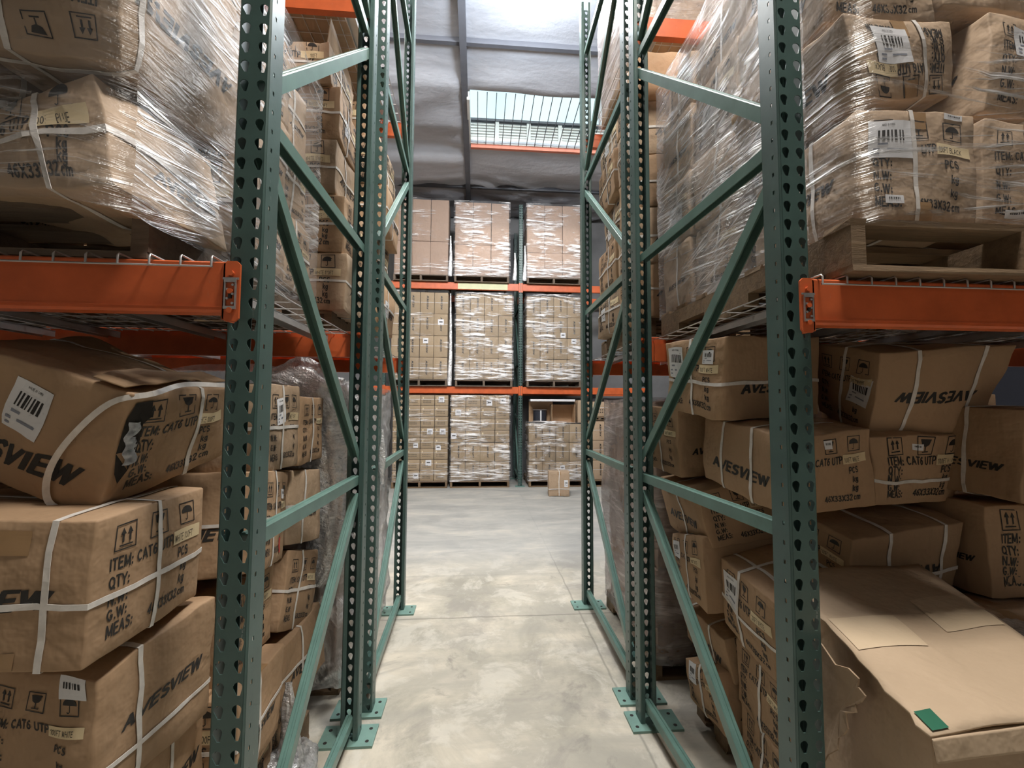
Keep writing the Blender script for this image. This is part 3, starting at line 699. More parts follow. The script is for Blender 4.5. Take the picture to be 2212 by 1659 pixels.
# ------------------------------------------------------------------ pallets
def pallet(label,x0,x1,y0,y1,z,h=.135,m='wood',along='y',group=None,seed=1):
    """stringers run along Y (or X); boards across"""
    r=random.Random(seed)
    root=empty('wooden_pallet',((x0+x1)/2,(y0+y1)/2,z),label,'pallet',group); t=.017
    def bx(a0,a1,b0,b1,c0,c1,nm,jit=.0):
        q=MB(); 
        if along=='y': q.box(a0,a1,b0,b1,c0,c1)
        else: q.box(b0,b1,a0,a1,c0,c1)
        if jit: q.v=[(vx+r.uniform(-jit,jit),vy+r.uniform(-jit,jit),vz) for vx,vy,vz in q.v]
        return part(q,nm,M[m],root)
    A0,A1,B0,B1=(x0,x1,y0,y1) if along=='y' else (y0,y1,x0,x1)
    for i in range(3):
        c=A0+.02+(A1-A0-.04)*i/2
        q=MB(); zz0,zz1=z+t,z+h-t; w=.02; Lb=B1-B0
        prof=[(B0,zz0),(B0+.16*Lb,zz0),(B0+.18*Lb,zz0+.045),(B0+.36*Lb,zz0+.045),(B0+.38*Lb,zz0),(B0+.62*Lb,zz0),(B0+.64*Lb,zz0+.045),(B0+.82*Lb,zz0+.045),(B0+.84*Lb,zz0),(B1,zz0),(B1,zz1),(B0,zz1)]
        # split in convex strips
        cuts=[(B0,.16,zz0),(None,.0,0)]
        def blk(b0,b1,za,zb):
            if along=='y': q.box(c-w,c+w,b0,b1,za,zb)
            else: q.box(b0,b1,c-w,c+w,za,zb)
        blk(B0,B1,zz0+.04,zz1)
        for s0,s1 in ((0,.17),(.37,.63),(.83,1)): blk(B0+s0*Lb,B0+s1*Lb,zz0,zz0+.04)
        part(q,'stringer',M[m],root)
    n=7; bw=.088
    for i in range(n):
        b=B0+(B1-B0-bw)*i/(n-1); bx(A0,A1,b,b+bw,z+h-t,z+h,'deck_board',.003)
    for i in (0,3,6):
        b=B0+(B1-B0-bw)*i/(n-1); bx(A0,A1,b,b+bw,z,z+t,'bottom_board',.003)
    return root
PZ=1.868
pallet('dark worn wooden pallet under the sagging left load, on the shelf',-1.84,-.80,1.10,2.08,PZ,.132,'wood_dk',seed=2)
pallet('splintered wooden pallet under the wrapped right load, on the shelf',.955,1.97,1.03,2.20,PZ,.138,'wood',seed=3)
pallet('wooden pallet on the floor under the near left stack',-1.84,-.76,1.12,2.15,0,.125,'wood',seed=4)
pallet('wooden pallet on the floor under the near right stack',1.10,2.10,1.75,2.6-.42,0,.125,'wood',seed=5)
pallet('wooden pallet on the shelf of the second left row',-1.80,-.80,2.42,3.40,1.908,.13,'wood',seed=6)
pallet('wooden pallet on the shelf of the second right row',.98,1.98,2.42,3.40,1.908,.13,'wood',seed=7)
pallet('wooden pallet on the floor under the film wrapped left load',-1.80,-.72,2.45,3.40,0,.125,'wood',seed=8)
pallet('wooden pallet on the floor under the film wrapped right load',1.0,2.0,2.45,3.38,0,.125,'wood',seed=9)
HX={
 'L1':[[-1.347,1.166,1.391],[-0.915,1.137,1.251],[-0.827,1.49,1.353],[-1.289,1.523,1.463],[-1.254,1.111,1.67],[-0.801,1.08,1.541],[-0.793,1.443,1.574],[-1.216,1.471,1.726]],
 'L2':[[-1.236,0.949,1.003],[-0.777,0.955,0.986],[-0.779,1.314,0.989],[-1.24,1.308,1.004],[-1.225,0.948,1.297],[-0.764,0.954,1.281],[-0.772,1.314,1.28],[-1.23,1.307,1.297]],
 'L3':[[-1.309,1.313,0.475],[-0.991,1.263,0.462],[-0.926,1.669,0.453],[-1.244,1.719,0.478],[-1.293,1.303,0.829],[-0.973,1.253,0.807],[-0.909,1.657,0.841],[-1.228,1.708,0.842]],
 'L5':[[-1.211,1.599,1.266],[-0.751,1.622,1.273],[-0.767,1.949,1.27],[-1.227,1.925,1.265],[-1.215,1.599,1.589],[-0.755,1.623,1.595],[-0.773,1.95,1.597],[-1.232,1.926,1.589]],
 'L6':[[-1.167,1.437,0.962],[-0.712,1.524,0.964],[-0.773,1.836,0.911],[-1.227,1.749,0.915],[-1.176,1.482,1.291],[-0.722,1.569,1.293],[-0.781,1.88,1.25],[-1.236,1.793,1.247]],
 'L7':[[-1.264,1.952,0.913],[-0.804,1.921,0.929],[-0.769,2.242,0.867],[-1.237,2.273,0.862],[-1.267,1.997,1.231],[-0.801,1.965,1.24],[-0.788,2.287,1.204],[-1.245,2.318,1.187]],
 'L8':[[-1.257,1.905,0.638],[-0.799,1.88,0.652],[-0.778,2.186,0.539],[-1.238,2.211,0.54],[-1.259,1.996,0.94],[-0.8,1.97,0.95],[-0.781,2.276,0.857],[-1.24,2.301,0.846]],
 'L9':[[-1.187,2.09,0.121],[-0.861,2.077,0.134],[-0.813,2.533,0.124],[-1.158,2.548,0.116],[-1.19,2.092,0.431],[-0.852,2.078,0.44],[-0.861,2.538,0.444],[-1.176,2.55,0.429]],
 'L10':[[-1.207,1.484,0.284],[-0.748,1.492,0.275],[-0.754,1.822,0.278],[-1.213,1.814,0.286],[-1.201,1.482,0.598],[-0.742,1.49,0.589],[-0.746,1.82,0.591],[-1.207,1.812,0.6]],
 'UL1':[[-1.222,1.053,1.842],[-0.791,0.976,1.984],[-0.722,1.299,1.946],[-1.153,1.376,1.805],[-1.312,1.105,2.141],[-0.881,1.028,2.282],[-0.811,1.352,2.247],[-1.242,1.428,2.105]],
 'UL2':[[-1.156,1.017,2.322],[-0.827,1.012,2.3],[-0.818,1.468,2.347],[-1.147,1.472,2.369],[-1.135,0.984,2.645],[-0.805,0.979,2.624],[-0.794,1.434,2.672],[-1.125,1.439,2.692]],
 'RU1':[[1.021,1.064,2.023],[1.358,1.06,2.012],[1.364,1.515,2.008],[1.023,1.519,2.017],[1.019,1.069,2.336],[1.368,1.064,2.329],[1.372,1.519,2.323],[1.028,1.523,2.331]],
 'RU2':[[1.464,1.138,2.054],[1.793,1.149,2.046],[1.777,1.609,2.059],[1.448,1.598,2.066],[1.473,1.129,2.372],[1.801,1.141,2.364],[1.785,1.601,2.377],[1.456,1.589,2.384]],
 'RU3':[[1.075,1.099,2.382],[1.419,1.152,2.458],[1.358,1.602,2.455],[1.002,1.55,2.388],[1.017,1.094,2.628],[1.404,1.146,2.672],[1.328,1.596,2.681],[0.961,1.544,2.622]],
 'RU4':[[1.534,1.168,2.431],[1.863,1.189,2.411],[1.836,1.647,2.435],[1.507,1.626,2.454],[1.556,1.153,2.741],[1.883,1.174,2.722],[1.855,1.632,2.745],[1.527,1.611,2.765]],
 'RL1':[[0.907,1.561,1.471],[1.358,1.648,1.495],[1.294,1.977,1.529],[0.847,1.889,1.507],[0.901,1.529,1.776],[1.349,1.616,1.802],[1.282,1.944,1.836],[0.827,1.857,1.814]],
 'RL2':[[1.514,1.583,1.409],[1.918,1.548,1.435],[1.976,1.85,1.542],[1.559,1.886,1.502],[1.464,1.474,1.721],[1.962,1.431,1.753],[1.945,1.738,1.857],[1.462,1.781,1.815]],
 'RL3':[[1.038,1.412,1.149],[1.372,1.428,1.18],[1.338,1.9,1.233],[1.005,1.884,1.212],[1.017,1.381,1.421],[1.338,1.399,1.442],[1.316,1.87,1.5],[0.99,1.853,1.477]],
 'RL4':[[1.485,1.545,1.158],[1.87,1.6,1.151],[1.843,1.924,1.207],[1.426,1.873,1.208],[1.442,1.505,1.411],[1.924,1.55,1.426],[1.865,1.878,1.478],[1.423,1.828,1.473]],
 'RL5':[[1.053,2.216,1.161],[1.455,2.254,1.164],[1.431,2.574,1.179],[1.016,2.536,1.179],[1.032,2.203,1.509],[1.46,2.239,1.509],[1.437,2.559,1.524],[1.02,2.521,1.528]],
 'RL6':[[1.044,1.896,0.885],[1.364,1.886,0.943],[1.379,2.34,0.931],[1.055,2.351,0.869],[0.979,1.906,1.137],[1.308,1.895,1.207],[1.326,2.348,1.199],[1.002,2.359,1.139]],
 'RL7':[[1.285,1.443,0.822],[1.685,1.474,0.828],[1.666,1.791,0.89],[1.252,1.762,0.867],[1.253,1.396,1.071],[1.696,1.421,1.127],[1.659,1.74,1.172],[1.233,1.713,1.137]],
 'RL8':[[0.954,1.342,0.625],[1.409,1.334,0.67],[1.407,1.7,0.723],[0.944,1.708,0.696],[0.916,1.309,0.914],[1.378,1.3,0.953],[1.383,1.667,0.996],[0.931,1.675,0.945]],
 'RL9':[[1.008,1.88,0.624],[1.464,1.862,0.639],[1.477,2.2,0.617],[1.019,2.217,0.621],[0.997,1.907,0.943],[1.456,1.89,0.943],[1.471,2.228,0.904],[1.017,2.247,0.869]],
 'RL10':[[1.122,1.872,0.323],[1.438,1.87,0.384],[1.444,2.308,0.371],[1.125,2.311,0.305],[1.072,1.88,0.515],[1.394,1.876,0.586],[1.401,2.314,0.575],[1.084,2.317,0.507]],
 'RL11':[[1.051,1.849,0.114],[1.504,1.879,0.114],[1.487,2.135,0.067],[1.034,2.105,0.062],[1.05,1.891,0.363],[1.501,1.922,0.358],[1.483,2.179,0.307],[1.029,2.149,0.29]],
 'RL12':[[1.103,1.513,0.247],[1.554,1.487,0.268],[1.574,1.828,0.294],[1.126,1.854,0.276],[1.088,1.494,0.523],[1.539,1.468,0.546],[1.557,1.81,0.57],[1.101,1.837,0.545]],
 'RL15':[[1.093,1.502,-0.045],[1.545,1.476,-0.046],[1.564,1.809,-0.041],[1.113,1.835,-0.039],[1.094,1.497,0.275],[1.546,1.471,0.274],[1.565,1.805,0.279],[1.115,1.83,0.283]],
 'RL13':[[1.687,1.35,1.198],[2.148,1.352,1.182],[2.148,1.681,1.197],[1.688,1.68,1.213],[1.704,1.335,1.515],[2.161,1.337,1.499],[2.16,1.666,1.515],[1.701,1.665,1.53]],
 'RL14':[[2.39,1.998,0.715],[2.848,2.002,0.717],[2.845,2.332,0.715],[2.386,2.328,0.713],[2.385,2.0,1.027],[2.845,2.003,1.032],[2.843,2.333,1.031],[2.383,2.329,1.028]],
}

def hexa(k,kc=1.0,dz=0,zmin=None,zmax=None,dx=0,dy=0,xmax=None,ymax=None):
    c=about_cam(HX[k],kc); c=[p+Vector((dx,dy,dz)) for p in c]
    if xmax: c=[Vector((min(p.x,xmax),min(p.y,ymax),p.z)) for p in c]
    if zmin is not None: c=[Vector((p.x,p.y,max(p.z,zmin))) for p in c]
    if zmax is not None: c=[Vector((p.x,p.y,min(p.z,zmax))) for p in c]
    return c
# ---- near left, lower stack
c=Carton(hexa('L1'),(.02,.015,.03),.009,1,n=14)
logo(c,'N',.43,.30,.80); panel(c,'R'); c.build('cardboard_box','bulging brown carton with a torn corner, topmost of the near left stack','card',None)
c.label('N',c.dims('N')[0]*.40,c.dims('N')[1]*.50,.098,.105,rot=-.16,seed=3)
w,h=c.dims('R'); hole=[(.012,h*.93),(.06,h*.95),(.066,h*.80),(.05,h*.74),(.055,h*.58),(.04,h*.45),(.03,h*.33),(.018,h*.24),(.006,h*.34),(.0,h*.5),(.012,h*.62),(.004,h*.78)]
mb=MB(); nh=len(hole); hc=[c.S('R',.033/w,v,.003) for v in (.34,.5,.66,.82)]
mb.add([c.S('R',a/w,b/h,.003) for a,b in hole]+hc,[(k,(k+1)%nh,nh+min(3,max(0,round(((hole[k][1]+hole[(k+1)%nh][1])/2/h-.34)/.16)))) for k in range(nh)]+[(nh,4,10),(nh+1,3,9),(nh,nh+1,3,4),(nh,10,9,nh+1),(nh+1,nh+2,2,3),(nh+1,9,9+1 if 0 else 11,nh+2),(nh+2,nh+3,1,2),(nh+2,11,0,nh+3)]); mb.build('torn_hole',M['dark'],c.o)
mb=MB(); nn=16
for i in range(nn+1):
    for j in range(4):
        v=.40+.36*i/nn; u=(.014+.010*j+.004*math.sin(i*1.1))/w; mb.v.append(tuple(c.S('R',u,v,.005+.014*abs(noise.noise(Vector((i*.9,j*1.7,2))))*(0 if j in (0,3) else 1))))
for i in range(nn):
    for j in range(3): mb.f.append([i*4+j,i*4+j+1,(i+1)*4+j+1,(i+1)*4+j]); mb.m.append(0)
M['bag']=simple('silvery_plastic_bag',(.36,.38,.42),.22,spec=.8,noisy=.4,scale=60)
mb.build('plastic_bag',M['bag'],c.o,smooth=True)
mb=MB()   # loose flap standing up along the torn top edge
fl=[(.0,1.0,.0),(.25,1.0,.004),(.5,1.0,.0),(.75,1.,.003),(1.,1.,.0)]
for i in range(9):
    t=i/8; p=c.S('R',t*.98,.985,.002); mb.v.append(tuple(p)); q=c.S('T',.80-.03*math.sin(t*6),t*.98,.022+.006*math.sin(t*9)); mb.v.append(tuple(q)); mb.v.append(tuple(c.S('T',.965,t*.98,.019+.004*math.sin(t*14))))
for i in range(8):
    mb.f.append([i*3+2,(i+1)*3+2,(i+1)*3+1,i*3+1]); mb.m.append(0)
fo=mb.build('open_flap',M['card'],c.o,smooth=True); so=fo.modifiers.new('Solid','SOLIDIFY'); so.thickness=.004
def loose(c,pts,w=.013,name='strap'):
    """a slack plastic band through world points"""
    pts=[Vector(p)-c.org for p in pts]; P=[]
    for i in range(len(pts)-1):
        p0=pts[max(i-1,0)];p1=pts[i];p2=pts[i+1];p3=pts[min(i+2,len(pts)-1)]
        for k in range(6):
            t=k/6; P.append(.5*((2*p1)+(p2-p0)*t+(2*p0-5*p1+4*p2-p3)*t*t+(3*p1-p0-3*p2+p3)*t**3))
    P.append(pts[-1]); mb=MB()
    for i,p in enumerate(P):
        d=(P[min(i+1,len(P)-1)]-P[max(i-1,0)]).normalized(); nrm=Vector((.5,-.85,.1)); s=d.cross(nrm).normalized()*w/2
        mb.v+= [tuple(p-s),tuple(p+s)]
    for i in range(len(P)-1): mb.f.append([2*i,2*i+1,2*i+3,2*i+2]); mb.m.append(0)
    o=mb.build(name,[M['strap']],c.o); so=o.modifiers.new('Solid','SOLIDIFY'); so.thickness=.0015
W=lambda f,u,v,o=.004: c.S(f,u,v,o)+c.org
loose(c,[W('R',.86,1,.03),W('R',.4,1,.028),W('R',.06,1,.026),W('N',.93,.90,.012),W('N',.80,.55,.016),W('N',.74,.25,.018),W('N',.79,.06,.012),W('N',.88,.0,.006)])
c.strap(1,.66,a0=.0,a1=1)
c=Carton(hexa('L2',1.05),(.010,.012,.004),.004,2,n=10)
logo(c,'N',.50,.50,.66); panel(c,'R',sticker='WHITE 100FT'); topseam(c); c.dec('N',quad(.30,.235,.36,.288),3,.0009); c.dec('N',quad(.30,.004,.355,.04),3,.0009)
c.build('cardboard_box','square brown carton with crossed white straps and printed end, middle of the near left stack','card')
c.strap(0,.83); c.strap(1,.5); c.strap(2,.42); 
c=Carton(hexa('L3',.86),(.010,.018,.010),.008,3,n=12)
panel(c,'N',sticker='100FT WHITE'); logo(c,'R',.52,.56,.66); c.build('cardboard_box','brown carton with a dented top edge and slanted strap, bottom of the near left stack','card')
c.label('N',.195,.262,.062,.048,seed=5,rot=.03); c.strap(1,.30); c.strap(2,.26,.011)
for k,(lab,box,sd) in enumerate([('dark brown carton low at the bottom edge, under the dented near left carton',box8(-1.06,1.33,.37,.44,.40,.232,.03),4)]):
    c=Carton(box,.008,.005,sd); panel(c,'N'); logo(c,'R'); c.build('cardboard_box',lab); c.strap(1,.5)
c=Carton(box8(-1.05,1.33,.128,.46,.42,.238,-.03),.006,.004,42); panel(c,'N'); logo(c,'R'); c.build('cardboard_box','lowest brown carton at the bottom edge, resting on the near left pallet')
# ---- near left, seen through the frame
specs=[('L5',1,0,'brown carton with a torn white label, upper one behind the nearest left post','R','N',dict()),
 ('L6',1,0,'brown carton with a small red mark, second down behind the nearest left post','R','N',dict()),
 ('L7',1,0,'smooth brown carton beside the hanging clear film, left of the paired posts','N','R',dict()),
 ('L8',1,-.05,'dark carton with a drooping strap, below the smooth carton by the hanging film','R','N',dict()),
 ('L9',.90,0,'long carton with bold lettering near the floor, left of the paired posts','N','R',dict()),
 ('L10',1,0,'carton with a creased top near the floor, right behind the nearest left post','N','R',dict())]
for i,(k,kc,dz,lab,pf,lf,_) in enumerate(specs):
    c=Carton(hexa(k,kc,dz),.008,.005,10+i); panel(c,pf); logo(c,lf); topseam(c)
    c.build('cardboard_box',lab,'card_light' if k in('L5','L7') else 'card')
    c.strap(1 if pf=='R' else 1,.42); c.strap(2,.5)
    if k=='L5': c.label('R',.09,.17,.075,.10,rot=.2,seed=8)
    if k=='L6':
        c.label('R',.205,.235,.035,.035,seed=9); c.patch('R',.235,.03,.030,.055,'red','red_mark')
for i,(lab,b) in enumerate([('carton at the left picture edge, behind the crossed strap carton',box8(-1.66,1.62,.95,.46,.5,.32)),('carton at the left picture edge, behind the bulging torn carton',box8(-1.68,1.64,1.275,.46,.5,.27)),('carton low at the left picture edge, farther from the aisle',box8(-1.66,1.62,.54,.46,.5,.40)),('lowest carton on the far side of the near left pallet',box8(-1.66,1.62,.128,.46,.5,.405)),('shaded carton between the torn label carton and the hanging film',box8(-1.0,2.12,1.26,.44,.30,.30,.03)),
    ('carton at the foot of the left stack, just above its pallet',box8(-1.02,1.96,.13,.44,.24,.15)),
    ('carton resting on the pallet behind the nearest left post foot',box8(-1.02,1.66,.13,.46,.33,.15)),
    ('carton wedged mid height behind the long lettered carton',box8(-1.04,1.68,.60,.46,.33,.29,.05))]):
    c=Carton(b,.007,.005,30+i); logo(c,'N'); panel(c,'R'); c.build('cardboard_box',lab); c.strap(1,.5)
# ---- near left upper load (film wrapped, on the shelf)
c1=hexa('UL1'); c1=[Vector((p.x,p.y,max(p.z,2.004 if i in(0,3) else 1.955))) for i,p in enumerate(c1)]
c=Carton(c1,(.015,.014,.012),.010,50,n=13); panel(c,'N',sticker='100FT BLUE'); logo(c,'R',.62,.45,.6)
c.build('cardboard_box','sagging wrapped carton printed with sizes, hanging over the left pallet edge','card_light'); c.strap(0,.66); c.strap(2,.52)
c=Carton(hexa('UL2'),(.015,.014,.008),.009,51,n=13); panel(c,'N',flip=True); logo(c,'R',.5,.5,.78,flip=True)
c.build('cardboard_box','wrapped carton with upside down lettering, above the sagging carton','card_light'); c.strap(0,.30); c.strap(1,.10)
Ls=[('row',-1.0,1.60,2.004,.46,.33,.31,'R','wrapped carton with big lettering, second deep on the left pallet, lowest layer'),
 ('row',-1.02,1.92,2.004,.46,.28,.31,'R','wrapped carton at the far end of the left pallet, lowest layer'),
 ('row',-1.0,1.64,2.325,.44,.30,.31,'R','wrapped carton at mid depth on the left pallet, second layer'),
 ('row',-1.03,1.93,2.325,.44,.26,.31,'R','wrapped carton at the far end of the left pallet, second layer'),
 ('row',-1.04,1.24,2.70,.42,.46,.30,'R','pale wrapped carton at the top left, above the upside down lettering'),
 ('row',-1.02,1.66,2.65,.44,.34,.31,'R','wrapped carton at mid depth on the left pallet, top layer'),
 ('row',-1.04,1.96,2.64,.42,.22,.31,'R','wrapped carton at the far end of the left pallet, top layer'),
 ('row',-1.50,1.30,2.004,.40,.44,.31,'N','wrapped carton at the left picture edge, beside the sagging carton'),
 ('row',-1.44,1.26,2.33,.42,.46,.32,'N','wrapped carton at the left picture edge, beside the upside down lettering')]
for i,(_,x,y,z,dx,dy,dz,f,lab) in enumerate(Ls):
    r=random.Random(60+i); c=Carton(box8(x,y,z,dx,dy,dz,r.uniform(-.06,.06),r.uniform(-.02,.02),r.uniform(-.02,.02)),.012,.008,60+i)
    (logo if i%2==0 else panel)(c,'R'); panel(c,'N'); c.build('cardboard_box',lab,'card_light'); c.strap(1,.4); c.strap(2,.55)
# ---- near right upper load
rt=[('RU1',1,'wrapped carton with a large barcode label, front corner of the right pallet'),('RU2',.985,'wrapped carton at the right picture edge, lowest layer of the right pallet'),
    ('RU3',1,'tilted wrapped carton printed upside down, second layer of the right pallet'),('RU4',.98,'wrapped carton with a white label at the upper right picture edge')]
for i,(k,kc,lab) in enumerate(rt):
    z=hexa(k,kc,zmin=2.012); c=Carton(z,(.008,.010,.006) if k!='RU3' else (.012,.012,.004),.006,80+i,n=12)
    panel(c,'N',flip=(k=='RU3'),sticker='100FT BLACK'); logo(c,'L',.5,.5,.6); seam(c); c.build('cardboard_box',lab,'card_light')
    w,h=c.dims('N')
    if k=='RU1': c.label('N',w*.09,h*.55,w*.36,h*.34,seed=11); c.label('N',w*.20,h*.145,w*.13,h*.07,seed=12,name='small_label'); c.label('N',w*.72,h*.935,w*.16,h*.05,seed=13,name='small_label'); c.strap(0,.45,.012); c.strap(1,.35)
    if k=='RU3': c.label('N',w*.20,h*.42,w*.34,h*.44,seed=14); c.strap(0,.66,.012)
    if k=='RU2': c.label('N',w*.2,h*.08,w*.2,h*.08,seed=15); c.strap(1,.4)
    if k=='RU4': c.label('N',w*.26,h*.55,w*.36,h*.32,seed=16); c.strap(0,.5)
ly=[2.010,2.338,2.668,2.998]
nm=['lowest','second','third','top']
for L_ in range(4):
    for D_,(y,dy) in enumerate([(1.33,.44),(1.745,.36),(2.09,.30)]):
        if L_<2 and D_==0: continue
        r=random.Random(100+L_*5+D_); k='RU'
        x=1.0+.17+r.uniform(-.015,.015)-(.0 if L_<3 else -.03)
        if D_==0: y=1.36; dy=.44
        dzz=.318 if L_<3 else .26
        c=Carton(box8(x,y,ly[L_]+.02*(D_>0)*0,.34,dy-.01,dzz,r.uniform(-.05,.05),r.uniform(-.03,.03),r.uniform(-.02,.02)),.008,.007,100+L_*5+D_)
        (panel if (L_+D_)%2 else logo)(c,'L'); panel(c,'N'); 
        c.build('cardboard_box',f'wrapped carton in the {nm[L_]} layer of the right pallet, {["front","middle","rear"][D_]} of its aisle side','card_light'); c.strap(1,.45)
        if (L_+D_)%3==0: c.label('L',.08,.08,.14,.12,seed=L_*3+D_)
    if L_>=2:
        c=Carton(box8(1.60,1.40,ly[L_]+.09*(L_>=2),.38,.45,.30,.03),.01,.007,130+L_); panel(c,'N'); c.build('cardboard_box',f'wrapped carton in the {nm[L_]} layer at the right picture edge','card_light')
# ---- near right lower stack
rl=[('RL1',1.05,0,'brown carton with a barcode label, highest one left of the near right post','L','N',None,1.818),
 ('RL2',1,0,'shaded carton with upside down lettering and white label, right of the near right post','L','N',None,1.80),
 ('RL3',1,0,'long carton passing behind the near right post, under the highest cartons','N','L',None,None),
 ('RL4',1,0,'shaded carton with a slanted strap and tiny label, at mid height on the right','N','L',None,None),
 ('RL5',.92,0,'carton with dark end print, standing beside the right paired posts','L','N',None,None),
 ('RL6',1,0,'crushed carton with bold lettering, below the long carton on the right','N','L',None,None),
 ('RL7',1.06,0,'strapped carton lying behind the open carton lid, right of the near right post','L','N',None,None),
 ('RL8',1.14,0,'carton with torn plastic label and crossed straps, left of the near right post','L','N',None,None),
 ('RL9',1,0,'slim dark carton with an umbrella mark, below the crushed lettered carton','L','N',None,None),
 ('RL10',1,0,'carton with lettering facing the aisle, lower part of the right stack','N','L',None,None),
 ('RL11',1,0,'carton with end print close to the floor, beside the right foot plates','L','N',.127,None),
 ('RL12',1,0,'carton half hidden by the near right post, second from the floor','L','N',None,None),
 ('RL15',1,0,'carton on the floor half hidden by the near right post','L','N',.005,None),
 ('RL13',1,0,'dark carton at the right picture edge, at mid height','N','L',None,None),
 ('RL14',.9,0,'dark dented carton behind the lying strapped carton, far right','N','L',None,None)]
for i,(k,kc,dz,lab,pf,lf,zn,zx) in enumerate(rl):
    bg=(.012,.012,.012) if k not in('RL2',) else (.02,.02,.012)
    c=Carton(hexa(k,kc,dz,zn,zx,dx=.13 if k=='RL13' else 0,xmax=1.30 if k=='RL8' else None,ymax=1.87),bg,.007,150+i,n=11); up=k in('RL2','RL7')
    panel(c,pf,flip=(k=='RL1' and False),sticker='100FT WHITE'); logo(c,lf,.5,.42,.64,flip=up); topseam(c)
    c.build('cardboard_box',lab,'card')
    w,h=c.dims(pf)
    if k=='RL1': c.label('L',.02,h*.50,.10,h*.42,rot=0,seed=21,bars=True); c.label('L',.24,h*.70,.06,h*.16,seed=22,name='small_label'); c.strap(2,.45); c.strap(0,.62); c.strap(1,.5,a0=0,a1=1)
    elif k=='RL2': c.label('L',w*.60,h*.36,.10,.105,rot=-.12,seed=23); c.strap(0,.28); c.strap(0,.78); c.strap(1,.5)
    elif k=='RL3': c.strap(1,.70); c.strap(1,.34); c.label('N',w*.42,h*.80,.035,.03,seed=24,name='small_label')
    elif k=='RL4': c.label('N',w*.38,h*.80,.045,.022,seed=25); c.strap(2,.35)
    elif k=='RL7': c.strap(0,.32); c.strap(0,.82); c.strap(2,.42)
    elif k=='RL8': c.label('L',.02,h*.45,.11,.13,seed=26); c.strap(1,.62,.016); c.strap(2,.45); c.strap(0,.3)
    elif k=='RL10': c.strap(1,.3); c.strap(1,.72)
    else: c.strap(1,.5); 
    if k in('RL9','RL11'): c.label('L',.03,h*.55,.07,.09,seed=27+i)
for i,(lab,b) in enumerate([('dark carton deep in the right bay, behind the upside down lettering',box8(2.40,2.02,1.0,.5,.34,.32,.1)),
   ('shaded carton behind the highest carton, close under the wire deck',box8(1.28,2.02,1.49,.46,.2,.30,.02)),
   ('dark carton on the floor at the far right of the near bay',box8(2.40,1.95,.0,.46,.4,.33,.05)),
   ('dark carton under the dented far right carton',box8(2.38,1.95,.335,.48,.4,.30,.02)),
   ('carton supporting the lying strapped carton behind the open lid',box8(1.80,1.86,.48,.42,.34,.32,.02)),
   ('lowest carton behind the big open carton',box8(1.82,1.90,.13,.46,.30,.34,.0)),
   ('reddish brown carton at the right picture edge, above the cable bag',box8(2.06,1.60,.836,.46,.26,.33,.05)),
   ('carton stacked under the reddish brown carton, right picture edge',box8(2.20,1.58,.418,.40,.28,.41,.02)),('lowest carton of the stack at the right picture edge',box8(2.20,1.58,.004,.40,.28,.41,-.03))]):
    c=Carton(b,.01,.008,200+i); panel(c,'N'); logo(c,'L'); c.build('cardboard_box',lab); c.strap(0,.5)
# ---- big open carton at the lower right
top=[(.93,.862,.85),(1.36,.895,.85),(1.56,1.46,.93),(1.075,1.43,.93)]
bot=[(p[0],p[1],.0) for p in top]
c=Carton(bot+top,(.0,.004,.0),.003,300,r=.004,n=12); c.build('cardboard_box','big plain carton with a broad pale lid and green tape, lower right corner','card_light')
lid=[Vector(p)-c.org for p in ((.90,.835,.868),(1.40,.872,.868),(1.60,1.50,.955),(1.03,1.475,.955))]
def sheet(c8,name,m,parent,n=10,amp=.004,th=.005,seed=1,edge=None,flaps=None):
    mb=MB()
    for i in range(n+1):
        for j in range(n+1):
            u,v=i/n,j/n; p=(c8[0]*(1-u)+c8[1]*u)*(1-v)+(c8[3]*(1-u)+c8[2]*u)*v
            p=p+Vector((0,0,noise.noise(p*5+Vector((seed,0,0)))*amp*2))
            if edge: p=edge(u,v,p)
            mb.v.append(tuple(p))
    for i in range(n):
        for j in range(n): mb.f.append([i*(n+1)+j,(i+1)*(n+1)+j,(i+1)*(n+1)+j+1,i*(n+1)+j+1]); mb.m.append(0)
    o=mb.build(name,M[m],parent,smooth=True); s=o.modifiers.new('Solid','SOLIDIFY'); s.thickness=th; s.offset=0; return o
M['lid']=cardboard('pale_lid_cardboard',(.50,.375,.26),.03,.12); M['lid2']=cardboard('lighter_patch',(.58,.45,.31),.02,.05)
def ede(u,v,p):
    if u==0: p=p+Vector((.012*noise.noise(Vector((v*14,0,9))),0,0))
    return p
sheet(lid,'lid',"lid",c.o,22,.006,.005,2,ede)
def onlid(u,v,o=.005):
    p=(lid[0]*(1-u)+lid[1]*u)*(1-v)+(lid[3]*(1-u)+lid[2]*u)*v; return p+Vector((0,-.002,o+noise.noise(p*5+Vector((2,0,0)))*.012))
def lidpatch(u0,u1,v0,v1,m,nm,o=.0042):
    mb=MB(); n=6
    for i in range(n+1):
        for j in range(n+1): mb.v.append(tuple(onlid(u0+(u1-u0)*i/n,v0+(v1-v0)*j/n,o)))
    for i in range(n):
        for j in range(n): mb.f.append([i*(n+1)+j,(i+1)*(n+1)+j,(i+1)*(n+1)+j+1,i*(n+1)+j+1]); mb.m.append(0)
    return mb.build(nm,M[m],c.o,smooth=True)
lidpatch(.03,.42,.36,.56,'lid2','pale_patch'); lidpatch(.62,.98,.44,.66,'lid2','pale_patch'); lidpatch(.02,.10,.012,.085,'greentape','green_tape',.0065)
front=[lid[0]+Vector((0,-.004,-.004)),lid[1]+Vector((0,-.004,-.004)),lid[1]+Vector((0,-.012,-.05)),lid[0]+Vector((0,-.012,-.045))]
sheet(front,'lid_lip','lid',c.o,10,.003,.004,5)
